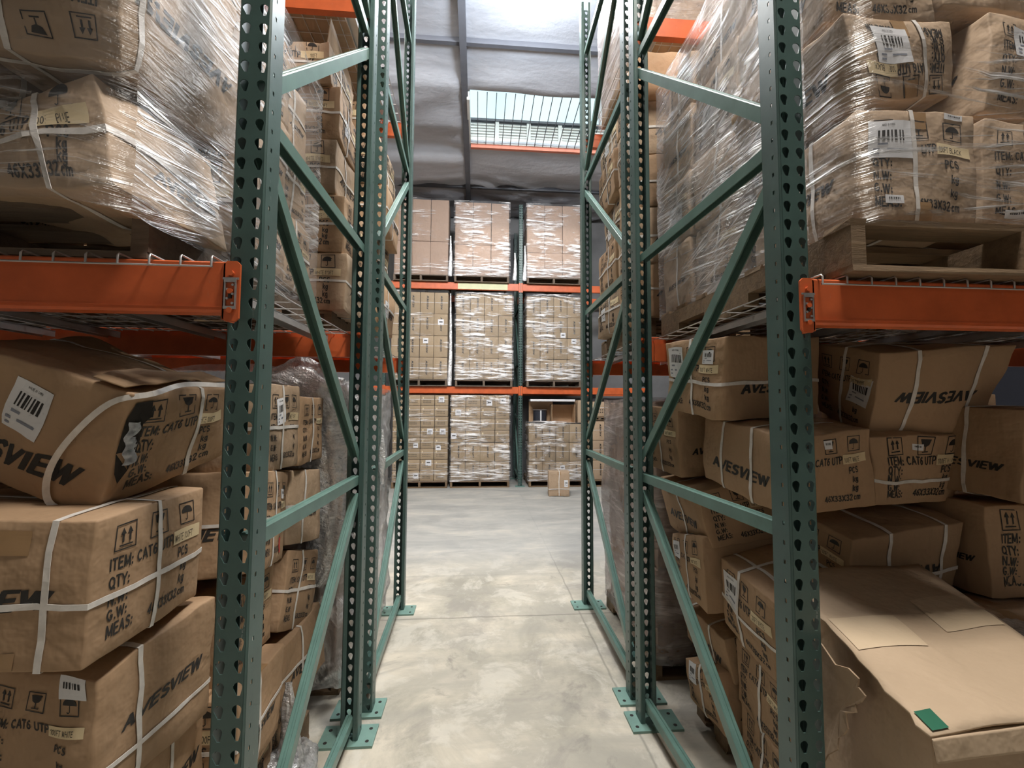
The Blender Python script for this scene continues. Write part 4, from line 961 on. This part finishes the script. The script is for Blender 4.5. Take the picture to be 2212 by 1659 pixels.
tf=[(1.262,.86),(1.21,.845),(1.163,.815),(1.12,.83),(1.088,.822),(1.092,.80),(1.07,.79),(1.085,.765),(1.107,.752),(1.10,.73),(1.134,.705),(1.128,.67),(1.142,.645),(1.17,.615),(1.165,.59),(1.20,.55),(1.224,.50),(1.26,.46),(1.30,.45),(1.31,.62)]
tw=[]
for k,(y,z) in enumerate(tf): tw.append(Vector((0,0,1.51))+(Vector((.985,y,z))-Vector((0,0,1.51)))*.955-c.org)
cen=sum(tw,Vector())/len(tw); mb=MB(); mb.v=[tuple(p) for p in tw]+[tuple(cen+Vector((.012,0,0)))]
for k in range(len(tw)): mb.f.append([k,(k+1)%len(tw),len(tw)]); mb.m.append(0)
o=mb.build('torn_side_flap',M['card_light'],c.o,smooth=False); so=o.modifiers.new('Solid','SOLIDIFY'); so.thickness=.004
c=Carton(box8(1.765,1.33,.004,.40,.48,.816,-.33,.0,.0),.01,.006,310); topseam(c); c.build('cardboard_box','open carton holding a clear bag of white cable, right picture edge','card_light')
mb=MB()   # coils of white cable in a clear bag
bagr=empty('cable_bag',(1.63,1.24,.823),'clear plastic bag of coiled white cable in the carton at the right edge','bag')
for k in range(7):
    rr=.045+.011*k; mb.tube([(1.63+rr*math.cos(t*.35)*1.1,1.24+rr*math.sin(t*.35),.832+.004*(k%2)) for t in range(19)],.0042,6)
M['cable']=simple('white_cable',(.74,.76,.80),.35); part(mb,'cable_coil',M['cable'],bagr,smooth=True)
mb=MB(); n=16
for i in range(n+1):
    for j in range(n+1):
        x=1.50+.27*i/n; y=1.14+.2*j/n; e=min(i,j,n-i,n-j)/3; mb.v.append((x,y,.826+.022*min(1,e)+.008*noise.noise(Vector((x*30,y*30,1)))))
for i in range(n):
    for j in range(n): mb.f.append([i*(n+1)+j,(i+1)*(n+1)+j,(i+1)*(n+1)+j+1,i*(n+1)+j+1]); mb.m.append(0)
part(mb,'clear_bag',M['film_c'],bagr,smooth=True)
# ---- second rows: upper loads
lc=[(2.042,.34),(2.385,.32),(2.71,.32),(3.035,.32),(3.355,.16)]
LN=['bottom','second','third','fourth','top']
for L_,(z,dz) in enumerate([(2.042,.32),(2.365,.32),(2.69,.31),(3.005,.31),(3.32,.24)]):
    for D_,(y,dy) in enumerate([(2.63,.42),(3.10,.44)]):
        r=random.Random(400+L_*3+D_)
        right=[-.725,-.74,-.80,-.80,-.84][L_] if D_==0 else [-.64,-.70,-.62,-.66,-.78][L_]
        c=Carton(box8(right-.23,y,z,.46,dy,dz,r.uniform(-.06,.06),r.uniform(-.02,.02),r.uniform(-.03,.03)),.010,.007,400+L_*3+D_)
        panel(c,'N'); (panel if L_ in (1,3,4) else logo)(c,'R'); topseam(c)
        c.build('cardboard_box',f'carton in the {LN[L_]} layer of the second left row, {["nearer","farther"][D_]} column',['card_light','card'][(L_+D_)%2]); c.strap(1,.4); c.strap(2,.5)
        if (L_+D_)%2: c.label('R',.1,.1,.1,.1,seed=L_)
c=empty('box_flap',(-.86,2.43,3.58),'pointed carton flap sticking up on top of the second left row','flap')
mb=MB(); mb.add([(-.865,2.42,3.56),(-.845,2.86,3.56),(-.85,2.80,3.66),(-.86,2.45,3.74)],[(0,1,2,3)]); f=part(mb,'cardboard_flap',M['card_light'],c); so=f.modifiers.new('Solid','SOLIDIFY'); so.thickness=.005
for L_,(z,dz) in enumerate([(2.042,.32),(2.365,.32),(2.69,.31),(3.005,.31),(3.32,.30)]):
    for D_,(y,dy) in enumerate([(2.60,.42),(3.06,.44)]):
        r=random.Random(430+L_*3+D_)
        left=[.93,.925,.94,.93,.925][L_] if D_==0 else [.93,.93,.98,.93,.96][L_]
        c=Carton(box8(left+.23,y,z,.46,dy,dz,r.uniform(-.06,.06),r.uniform(-.02,.02),r.uniform(-.04,.04)),.012,.007,430+L_*3+D_)
        panel(c,'L'); logo(c,'N'); c.build('cardboard_box',f'carton in the {LN[L_]} layer of the second right row, {["nearer","farther"][D_]} column',['card','card_light'][(L_+D_)%2]); c.strap(1,.4); c.strap(2,.5)
        if (L_+D_)%2: c.label('L',.1,.1,.09,.09,seed=L_+7)
# top level wrapped loads
def wrapped(label,x0,x1,y0,y1,z0,z1,side,filmm,matn,cols=2,rows=3,labels=''):
    k=0
    for i in range(cols):
        for j in range(rows):
            ya=y0+(y1-y0)*i/cols; za=z0+(z1-z0)*j/rows; r=random.Random(i*7+j+int(x0*50))
            c=Carton(box8((x0+x1)/2+r.uniform(-.01,.01),ya+(y1-y0)/cols/2,za,(x1-x0),(y1-y0)/cols-.006,(z1-z0)/rows-.004,r.uniform(-.01,.01)),.006,.006,500+k+int(x0*10)); k+=1
            seam(c,'L' if side>0 else 'R')
            c.build('cardboard_box',f'{["lower","middle","upper"][j] if rows==3 else ["lowest","second","third","highest"][j]} {["near","far"][i]} {label}',matn)
def wrapsheet(name,label,path,z0,z1,m,seed=1,amp=.012,n=60,nz=40,off=.014,fold=0,loc=None,top=None,m2=None,split=2):
    """a skin of film following a path of (x,y) points round a load"""
    P=[Vector((a,b,0)) for a,b in path]; L=[0]
    for i in range(1,len(P)): L.append(L[-1]+(P[i]-P[i-1]).length)
    mb=MB()
    for i in range(n+1):
        s=L[-1]*i/n; k=max(j for j in range(len(L)) if L[j]<=s+1e-9); k=min(k,len(P)-2); t=(s-L[k])/(L[k+1]-L[k])
        p=P[k].lerp(P[k+1],t); d=(P[k+1]-P[k]).normalized(); nr=Vector((d.y,-d.x,0))
        for j in range(nz+1):
            zt=z1 if top is None else top(s/L[-1]); z=z0+(zt-z0)*j/nz
            q=Vector((s*2.6,z*5-s*3,seed)); a=amp*(noise.noise(q)+.5*noise.noise(q*2.7)); a+=(fold*.5*noise.noise(Vector((s*23,z*5,seed))) if fold else 0); 
            if fold: a+=fold*noise.noise(Vector((s*9,z*1.6,seed+4)))
            pp=p+nr*(off+abs(a)); mb.v.append((pp.x,pp.y,z+amp*.5*noise.noise(q*1.3+Vector((9,9,9)))))
    for i in range(n):
        for j in range(nz): mb.f.append([i*(nz+1)+j,(i+1)*(nz+1)+j,(i+1)*(nz+1)+j+1,i*(nz+1)+j+1]); mb.m.append(1 if i/n>split else 0)
    o=mb.build(name,[M[m],M[m2 or m]],smooth=True,origin=(P[0].x,P[0].y,z0)); tag(o,label,'plastic wrap'); return o
wrapped('wrapped carton low on the floor of the second right row',1.02,1.95,2.45,3.34,.128,1.56,1,None,'card_pink')
wrapped('wrapped carton low on the floor of the second left row',-1.75,-.74,2.46,3.36,.128,1.60,-1,None,'card_pink')
wrapped('wrapped carton high on the top level, right row',1.0,1.9,2.5,3.4,3.81,5.2,1,None,'card_light')
wrapped('wrapped carton high on the top level, left row',-1.75,-.80,2.5,3.4,3.82,5.2,-1,None,'card_light')
# ---- film
wrapsheet('stretch_wrap','cloudy stretch film round the right shelf load, beside the near right post',[(1.35,2.27),(.985,2.265),(.975,1.62),(.985,1.075),(1.02,1.03),(1.5,1.06),(2.1,1.06)],1.99,3.27,'film_r',1,.016,110,60,.012,m2='film_f',split=.53)
wrapsheet('stretch_wrap','clear stretch film round the left shelf load, above the orange beam',[(-2.0,.965),(-1.2,.955),(-.84,.945),(-.775,.99),(-.752,1.35),(-.765,2.06),(-1.3,2.12)],1.93,3.02,'film_f',5,.018,110,60,.012,m2='film_l',split=.43)
wrapsheet('stretch_wrap','reddish film round the floor load of the second right row',[(1.9,3.40),(1.0,3.39),(.985,2.43),(1.2,2.42),(2.0,2.42)],.10,1.58,'film_side',8,.02,90,50,.012,.02)
wrapsheet('stretch_wrap','grey wrinkled film round the floor load of the second left row',[(-1.85,2.40),(-.95,2.40),(-.70,2.42),(-.685,2.8),(-.69,3.38),(-1.7,3.42)],.06,1.66,'film_w',11,.03,170,90,.012,.06,top=lambda t:1.66+.08*math.sin(t*9))
wrapsheet('stretch_wrap','film round the top level load of the right row',[(1.9,3.44),(.985,3.43),(.98,2.46),(1.9,2.46)],3.82,5.15,'film_side',14,.014,60,40,.012)
wrapsheet('stretch_wrap','film round the top level load of the left row',[(-1.7,2.46),(-.785,2.46),(-.785,3.43),(-1.7,3.43)],3.82,5.15,'film_side',15,.014,60,40,.012)
def crumple(label,pts,rad,m,seed,name='loose_wrap',nu=110,nv=56,squash=1):
    """a bunch of loose film: a wrinkled closed tube along points, with radii"""
    pts=[Vector(p) for p in pts]; mb=MB(); nu=max(nu,len(pts)*6)
    for i in range(nu+1):
        t=i/nu*(len(pts)-1); k=min(int(t),len(pts)-2); f=t-k; f2=f*f*(3-2*f)
        p=pts[k].lerp(pts[k+1],f); r=rad[k]*(1-f2)+rad[k+1]*f2
        d=(pts[k+1]-pts[k]).normalized(); x=d.cross(Vector((0,1,.01))).normalized(); y=d.cross(x)
        for j in range(nv):
            a=2*math.pi*j/nv; w=1+.42*noise.noise(Vector((math.cos(a)*2.1,math.sin(a)*2.1,t*1.1+seed)))+.25*noise.noise(Vector((math.cos(a)*6,math.sin(a)*6,t*2.5+seed)))+.16*noise.noise(Vector((math.cos(a)*15,math.sin(a)*15,t*7+seed)))
            q=p+(x*math.cos(a)+y*math.sin(a)*squash)*r*w; mb.v.append((q.x,q.y,max(q.z,.004)))
    for i in range(nu):
        for j in range(nv): mb.f.append([i*nv+j,i*nv+(j+1)%nv,(i+1)*nv+(j+1)%nv,(i+1)*nv+j]); mb.m.append(0)
    o=mb.build(name,M[m],smooth=True,origin=pts[-1]); return tag(o,label,'plastic wrap')
crumple('bunched clear film hanging down between the left cartons and the paired posts',[(-1.10,2.33,1.66),(-.90,2.33,1.63),(-.78,2.33,1.52),(-.73,2.33,1.28),(-.72,2.33,1.0),(-.76,2.32,.74),(-.80,2.30,.62)],[.05,.13,.15,.13,.11,.09,.02],'film_c',3,squash=.35)
crumple('crumpled clear film lying on the floor behind the nearest left post',[(-.80,1.40,.05),(-.74,1.60,.07),(-.72,1.80,.07),(-.74,2.0,.05),(-.76,2.1,.02)],[.05,.10,.11,.08,.02],'film_c',9,squash=.6)
crumple('thin strand of clear film trailing down to the floor pile',[(-.74,1.86,.42),(-.73,1.85,.3),(-.72,1.84,.12)],[.012,.03,.05],'film_c',12,squash=.4)
crumple('wisp of clear film caught on the left paired posts',[(-.49,2.30,1.40),(-.49,2.30,1.25),(-.49,2.31,1.12)],[.006,.018,.01],'film_c',13,nu=30,nv=14,squash=.4)

# ------------------------------------------------------------------ far rack
FY=8.5
def farpost(label,x,H,y=FY+.04,g=None):
    root=empty('rack_post',(x,y,0),label,'rack post',g)
    o=post_mesh(H,-1).build('column',M['green'],root); s=o.modifiers.new('Solid','SOLIDIFY'); s.thickness=.0022; s.offset=0
    mb=MB(); mb.box(x-.09,x+.09,y-.07,y+.07,0,.011); part(mb,'foot_plate',M['plate'],root)
farpost('tall green post of the far rack, right of the middle pallet loads',.824,5.62)
farpost('green post of the far rack seen at the left, behind the left row',-1.82,5.62)
farpost('rear green post of the far rack, behind the tall front post',.80,5.4,9.48)
for x in (.80,):
    root=empty('rack_bracing',(x,9.0,0),'green cross braces between the front and rear posts of the far rack','rack brace')
    for za,zb in ((.3,1.3),(2.3,1.4),(2.5,3.5),(4.5,3.6)): brace(root,(x,8.62,za),(x,9.44,zb))
    for z in (.2,1.35,2.4,3.55,4.6): brace(root,(x,8.62,z),(x,9.44,z))
for z0,z1,nm in ((1.80,1.935,'lower'),(3.845,3.985,'upper')):
    beam(f'{nm} orange beam of the far rack, middle bay',-1.782,.786,FY,z0,z1,-1,'both',glare=(-.42,.56) if nm=='upper' else None,lock=False,zplate=(.03,.02))
    beam(f'{nm} orange beam of the far rack, right bay',.862,3.4,FY,z0,z1,-1,'a',lock=False,zplate=(.03,.02))
    beam(f'{nm} orange beam of the far rack, left of the middle bay',-1.858,-4.4,FY,z0,z1,-1,'a',lock=False,zplate=(.03,.02))
    beam(f'{nm} rear beam of the far rack, middle bay',-1.782,.76,9.54,z0,z1,1,'a',lock=False)
    beam(f'{nm} rear beam of the far rack, right bay',.862,3.4,9.54,z0,z1,1,'a',lock=False)
ORD=['first','second','third','fourth','fifth','sixth','seventh','eighth']
_fm={}
def farbox(dx,dz,style,k):
    key=(round(dx,2),round(dz,2),style,k)
    if key in _fm: return _fm[key]
    d8=[(-dx/2,0,0),(dx/2,0,0),(dx/2,.5,0),(-dx/2,.5,0),(-dx/2,0,dz),(dx/2,0,dz),(dx/2,.5,dz),(-dx/2,.5,dz)]
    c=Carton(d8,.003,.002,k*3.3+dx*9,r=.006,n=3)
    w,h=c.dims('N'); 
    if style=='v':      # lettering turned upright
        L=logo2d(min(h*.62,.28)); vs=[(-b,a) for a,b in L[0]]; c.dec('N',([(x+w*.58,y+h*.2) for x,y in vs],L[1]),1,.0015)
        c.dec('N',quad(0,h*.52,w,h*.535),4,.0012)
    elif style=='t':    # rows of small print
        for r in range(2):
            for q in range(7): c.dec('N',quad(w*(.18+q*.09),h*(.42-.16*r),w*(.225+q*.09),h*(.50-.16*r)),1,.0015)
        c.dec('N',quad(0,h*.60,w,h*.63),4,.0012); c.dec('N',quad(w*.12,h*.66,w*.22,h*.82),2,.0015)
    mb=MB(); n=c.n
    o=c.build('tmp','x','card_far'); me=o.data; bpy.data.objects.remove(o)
    _fm[key]=(me,c.org.copy()); return _fm[key]
def load(desc,x0,x1,z0,z1,cols,rows,style,matn='card_far',y=FY-.03,tags=(),group=None,hz=None):
    dx=(x1-x0)/cols; r=random.Random(int(x0*100+z0*10+900))
    zs=hz or [z0+(z1-z0)*j/rows for j in range(rows+1)]
    for j in range(len(zs)-1):
        for i in range(cols):
            dz=zs[j+1]-zs[j]; st=style[j] if isinstance(style,list) else style
            me,og=farbox(dx-.008,dz-.006,st,r.randint(0,2))
            o=bpy.data.objects.new('cardboard_box',me); COL.objects.link(o)
            if matn!='card_far':
                me2=_fm.get((me.name,matn))
                if me2 is None:
                    me2=me.copy(); me2.materials[0]=M[matn]; _fm[(me.name,matn)]=me2
                o.data=me2
            o.location=Vector((x0+dx*(i+.5)+r.uniform(-.003,.003),y+r.uniform(0,.012),zs[j]+.002))+og
            tag(o,f'carton {ORD[i]} from left, {ORD[j]} up, {desc}','box',group or f'cartons of the {desc}')
            for (ti,tj,tx,tz,tw) in tags:
                if ti==i and tj==j:
                    q=MB(); q.box(tx-tw/2,tx+tw/2,-.004,-.002,tz-tw/2,tz+tw/2); q.box(tx-tw*.3,tx+tw*.3,-.0045,-.004,tz-tw*.05,tz+tw*.15,1)
                    lb=q.build('shipping_label',[M['white'],M['ink']],o); lb.location=-og
cl='carton'
TP=4.118
load('upper left pallet of the far rack',-1.66,-.61,TP,5.62,3,2,'p','card_pink',hz=[TP,4.78,5.62])
load('upper middle pallet of the far rack',-.49,.585,TP,5.60,3,2,'p','card_pink',hz=[TP,4.74,5.60])
load('upper right pallet of the far rack',.94,2.02,TP,5.60,3,2,'p','card_pink',hz=[TP,4.62,5.60])
MP=2.068
load('middle left pallet of the far rack',-1.68,-.60,MP,3.77,4,4,'v',tags=[(3,2,.0,.26,.11),(2,1,-.02,.32,.10)])
load('middle centre pallet of the far rack',-.45,.66,MP,3.76,4,4,['v','v','v','v'],tags=[(0,3,-.06,.34,.07)])
load('middle right pallet of the far rack',.94,2.02,MP,3.74,4,4,'v',tags=[(1,0,.02,.10,.11),(3,1,.0,.36,.10),(2,0,.0,.14,.08),(2,2,.05,.06,.10)])
load('lower left pallet of the far rack',-1.62,-.575,.126,1.765,4,8,'t',tags=[(3,7,-.0,.12,.11),(2,4,.05,.12,.11),(3,4,.03,.12,.11),(1,3,.05,.06,.09),(3,3,-.05,.02,.1),(2,1,.03,.14,.11),(1,0,.06,.10,.10)])
load('lower middle pallet of the far rack',-.52,.61,.126,1.765,4,6,['v','v','t','t','t','t'],hz=[.126,.49,.86,1.09,1.31,1.54,1.765],tags=[(0,4,-.0,.12,.11),(0,2,-.08,.12,.11),(3,5,.02,.12,.11),(2,5,.03,.08,.11)])
load('lower right pallet of the far rack',.99,2.05,.126,1.22,4,3,'v',tags=[(2,0,.0,.24,.09)])
load('far right column of the far rack',2.17,2.60,.126,1.28,1,3,'v','card_light')
pals=[('upper left',-1.66,-.61,3.987),('upper middle',-.49,.585,3.987),('upper right',.94,2.02,3.987),('middle left',-1.68,-.60,1.937),('middle centre',-.45,.66,1.937),('middle right',.94,2.02,1.937),
      ('lower left',-1.62,-.575,0),('lower middle',-.52,.61,0),('lower right',.99,2.05,0),('lower far right',2.15,2.75,0)]
for i,(d,x0,x1,z) in enumerate(pals): pallet(f'wooden pallet under the {d} load of the far rack',x0,x1,FY-.05,FY+.98,z,.125,'wood' if z==0 else 'wood_dk',seed=20+i)
load('raised pallet at the far right',2.17,2.60,1.36,1.66,1,1,'t','card_light')
pallet('small wooden pallet between the cartons at the far right',2.15,2.62,FY-.05,FY+.5,1.29-.0,.066,'wood',seed=44)
def fsheet(label,x0,x1,z0,z1,m,seed,y=FY-.055,amp=.012): wrapsheet('stretch_wrap',label,[(x0,y+.5),(x0-.004,y),(x1+.004,y),(x1,y+.5)],z0,z1,m,seed,amp,60,34,.004)
fsheet('thin film over the upper left load of the far rack',-1.66,-.60,4.10,5.63,'film_h2',31)
fsheet('glossy wrinkled film over the upper middle load of the far rack',-.50,.60,4.10,5.62,'film_h',32)
fsheet('glossy wrinkled film over the upper right load of the far rack',.93,2.03,4.10,5.62,'film_h',33)
fsheet('thin film with a folded top over the middle left load',-1.69,-.59,2.06,3.80,'film_h2',34)
fsheet('heavily wrinkled film over the middle centre load of the far rack',-.46,.67,2.06,3.78,'film_h',35)
fsheet('streaky film over the middle right load of the far rack',.93,2.03,2.06,3.78,'film_h',36)
fsheet('thin film over the lower left load of the far rack',-1.63,-.565,.12,1.77,'film_h2',37)
fsheet('streaky film over the lower middle load of the far rack',-.53,.62,.12,1.77,'film_h',38)
wrapsheet('stretch_wrap','bunched shiny film over the cartons of the lower right load',[(.98,FY+.4),(.975,FY-.06),(2.06,FY-.06),(2.06,FY+.4)],.12,1.27,'film_h',39,.03,70,40,.004,.03)
for x,a,b in ((-.555,1.95,3.75),(-.57,4.1,4.9),(.70,4.05,4.6),(.90,4.05,4.75)):
    crumple(f'tail of loose film hanging {"left of the" if x<0 else "right of the"} {"upper" if a>4 else "mid level"} middle load'+(', beyond the tall post' if x==.90 else ''),[(x,FY-.03,b),(x+.01,FY-.02,(a+b)/2),(x-.005,FY-.02,a)],[.012,.03,.045],'film_c',int(a*9+x*5),nu=30,nv=12,squash=.4)
for d,x0,x1,z0,z1,y in (('shelf left of the second left row',-3.0,-1.92,2.042,3.40,2.46),('shelf left of the near left bay',-3.0,-1.95,2.0,3.2,1.15),('floor left of the second left row',-3.1,-1.95,.0,.0,2.5),
    ('shelf right of the second right row',2.12,3.2,2.042,3.4,2.46),('shelf right of the near right bay',2.12,3.2,2.0,3.2,1.15),('floor right of the second right row',2.1,3.2,.13,1.62,2.46),('floor right of the near right bay',2.75,3.4,.0,1.55,1.5)):
    if z1>0:
        load(d,x0,x1,z0,z1,3,4,'v','card',y=y)
        if z0>.1: pallet(f'wooden pallet under the stock on the {d}',x0,x1,y-.02,y+.96,z0-.135 if z0>1 else 0,.13,'wood_dk',seed=60+len(d))
# cable reels and the cut open carton
def reel(label,x,y,z,r=.15,h=.24):
    root=empty('cable_reel',(x,y,z),label,'reel')
    q=MB(); q.cyl((x,y,z),(x,y,z+.012),r,28); part(q,'flange',M['wood_dk'],root); q=MB(); q.cyl((x,y,z+h-.012),(x,y,z+h),r,28); part(q,'flange',M['grey_sheet'],root)
    q=MB(); 
    for i in range(12): q.cyl((x,y,z+.013+i*(h-.027)/12),(x,y,z+.013+(i+.92)*(h-.027)/12),r*.9,24,0)
    M.setdefault('blackcable',simple('black_cable',(.03,.033,.045),.4)); part(q,'wound_cable',M['blackcable'],root)
    q=MB(); q.box(x-.012,x+.012,y-r*.92-.004,y-r*.9,z+.014,z+h-.014); part(q,'white_tie',M['white'],root)
reel('black cable reel standing on the wrapped lower right load',1.23,FY+.16,1.255)
reel('black cable reel on the small raised pallet, far right',2.36,FY+.2,1.665,.14,.2)
root=empty('cardboard_box',(1.78,FY+.2,1.24),'cut open dark carton lying on the lower right load of the far rack','box')
q=MB(); q.box(1.44,1.90,FY+.30,FY+.31,1.24,1.60); q.box(1.44,1.45,FY-.02,FY+.31,1.24,1.60); q.box(1.90,1.91,FY-.02,FY+.31,1.24,1.60); q.box(1.45,1.90,FY,FY+.3,1.24,1.25); part(q,'open_shell',M['card'],root)
q=MB(); q.box(1.02,1.90,FY-.04,FY+.3,1.66,1.70); part(q,'top_flap',M['white'],root); q=MB(); q.box(1.02,1.50,FY+.24,FY+.29,1.25,1.66); part(q,'back_panel',M['card'],root)
c=Carton(box8(2.03,FY+.12,1.24,.16,.3,.44,.05),.006,.005,610); c.build('cardboard_box','upright pale carton at the right end of the lower right load','card_light')
c=Carton(box8(1.42,7.66,.003,.36,.26,.42,-.10,0,.0),(.008,.008,.004),.005,600,n=9); topseam(c); seam(c); c.build('cardboard_box','single strapped carton standing alone on the floor of the far aisle','card_light')
c.strap(0,.5); c.strap(2,.3); c.strap(1,.5); c.label('N',.27,.16,.06,.12,seed=31)
q=MB(); q.box(1.98,2.40,3.62,3.64,0,.01)
# ------------------------------------------------------------------ light
def area(name,loc,size,energy,col,rot=(0,0,0),sy=None):
    l=bpy.data.lights.new(name,'AREA'); l.energy=energy; l.color=col; l.shape='RECTANGLE'; l.size=size; l.size_y=sy or size
    o=bpy.data.objects.new(name,l); COL.objects.link(o); o.location=loc; o.rotation_euler=rot; return o
area('tunnel_lamp',(.12,2.2,6.2),.6,120,(1,.98,.95),(0,0,0),2.6)
area('main_aisle_lamp',(.85,.60,5.4),.55,195,(1,.95,.87),(0,0,0),.55)
area('far_aisle_lamp',(.3,4.25,6.15),5,340,(1,.98,.95),(math.radians(14),0,0),.8)
area('far_aisle_lamp',(-3.5,4.25,6.15),2,25,(1,.97,.92),(math.radians(14),0,0),.8)
area('front_fill',(0,-4.6,3.0),5,10,(1,.95,.9),(math.radians(90),0,0),3)  # added fill from behind the camera, no window there
pl=bpy.data.lights.new('roof_fill','POINT'); pl.energy=210; pl.shadow_soft_size=.25; pl.color=(.82,.91,1)  # added unseen point light that brightens the roof lining
po=bpy.data.objects.new('roof_fill',pl); COL.objects.link(po); po.location=(.6,4.15,5.75)
sl=bpy.data.lights.new('sun','SUN'); sl.energy=1.6; sl.angle=math.radians(6); sl.color=(1,.93,.82)
so_=bpy.data.objects.new('sun',sl); COL.objects.link(so_); so_.rotation_euler=(math.radians(48),0,math.radians(8))
wd=bpy.data.worlds.new('sky'); SC.world=wd; wd.use_nodes=True; nt=wd.node_tree; bg=nt.nodes['Background']
tc=nt.nodes.new('ShaderNodeTexCoord'); n=noi(nt,tc.outputs['Generated'],3,4,.5)
nt.links.new(ramp(nt,n,[(.35,(.36,.74,.92)),(.62,(.72,.93,.97))]),bg.inputs[0]); bg.inputs[1].default_value=1.3
SC.view_settings.view_transform='Standard'; SC.view_settings.look='None'; SC.view_settings.exposure=0; SC.view_settings.gamma=1; SC.view_settings.use_curve_mapping=False
SC.cycles.max_bounces=5; SC.cycles.transparent_max_bounces=10; SC.cycles.diffuse_bounces=3; SC.cycles.glossy_bounces=2; SC.cycles.transmission_bounces=2; SC.cycles.use_adaptive_sampling=True; SC.cycles.adaptive_threshold=.07; SC.cycles.adaptive_min_samples=12; SC.cycles.light_sampling_threshold=.03; SC.cycles.caustics_reflective=False; SC.cycles.caustics_refractive=False
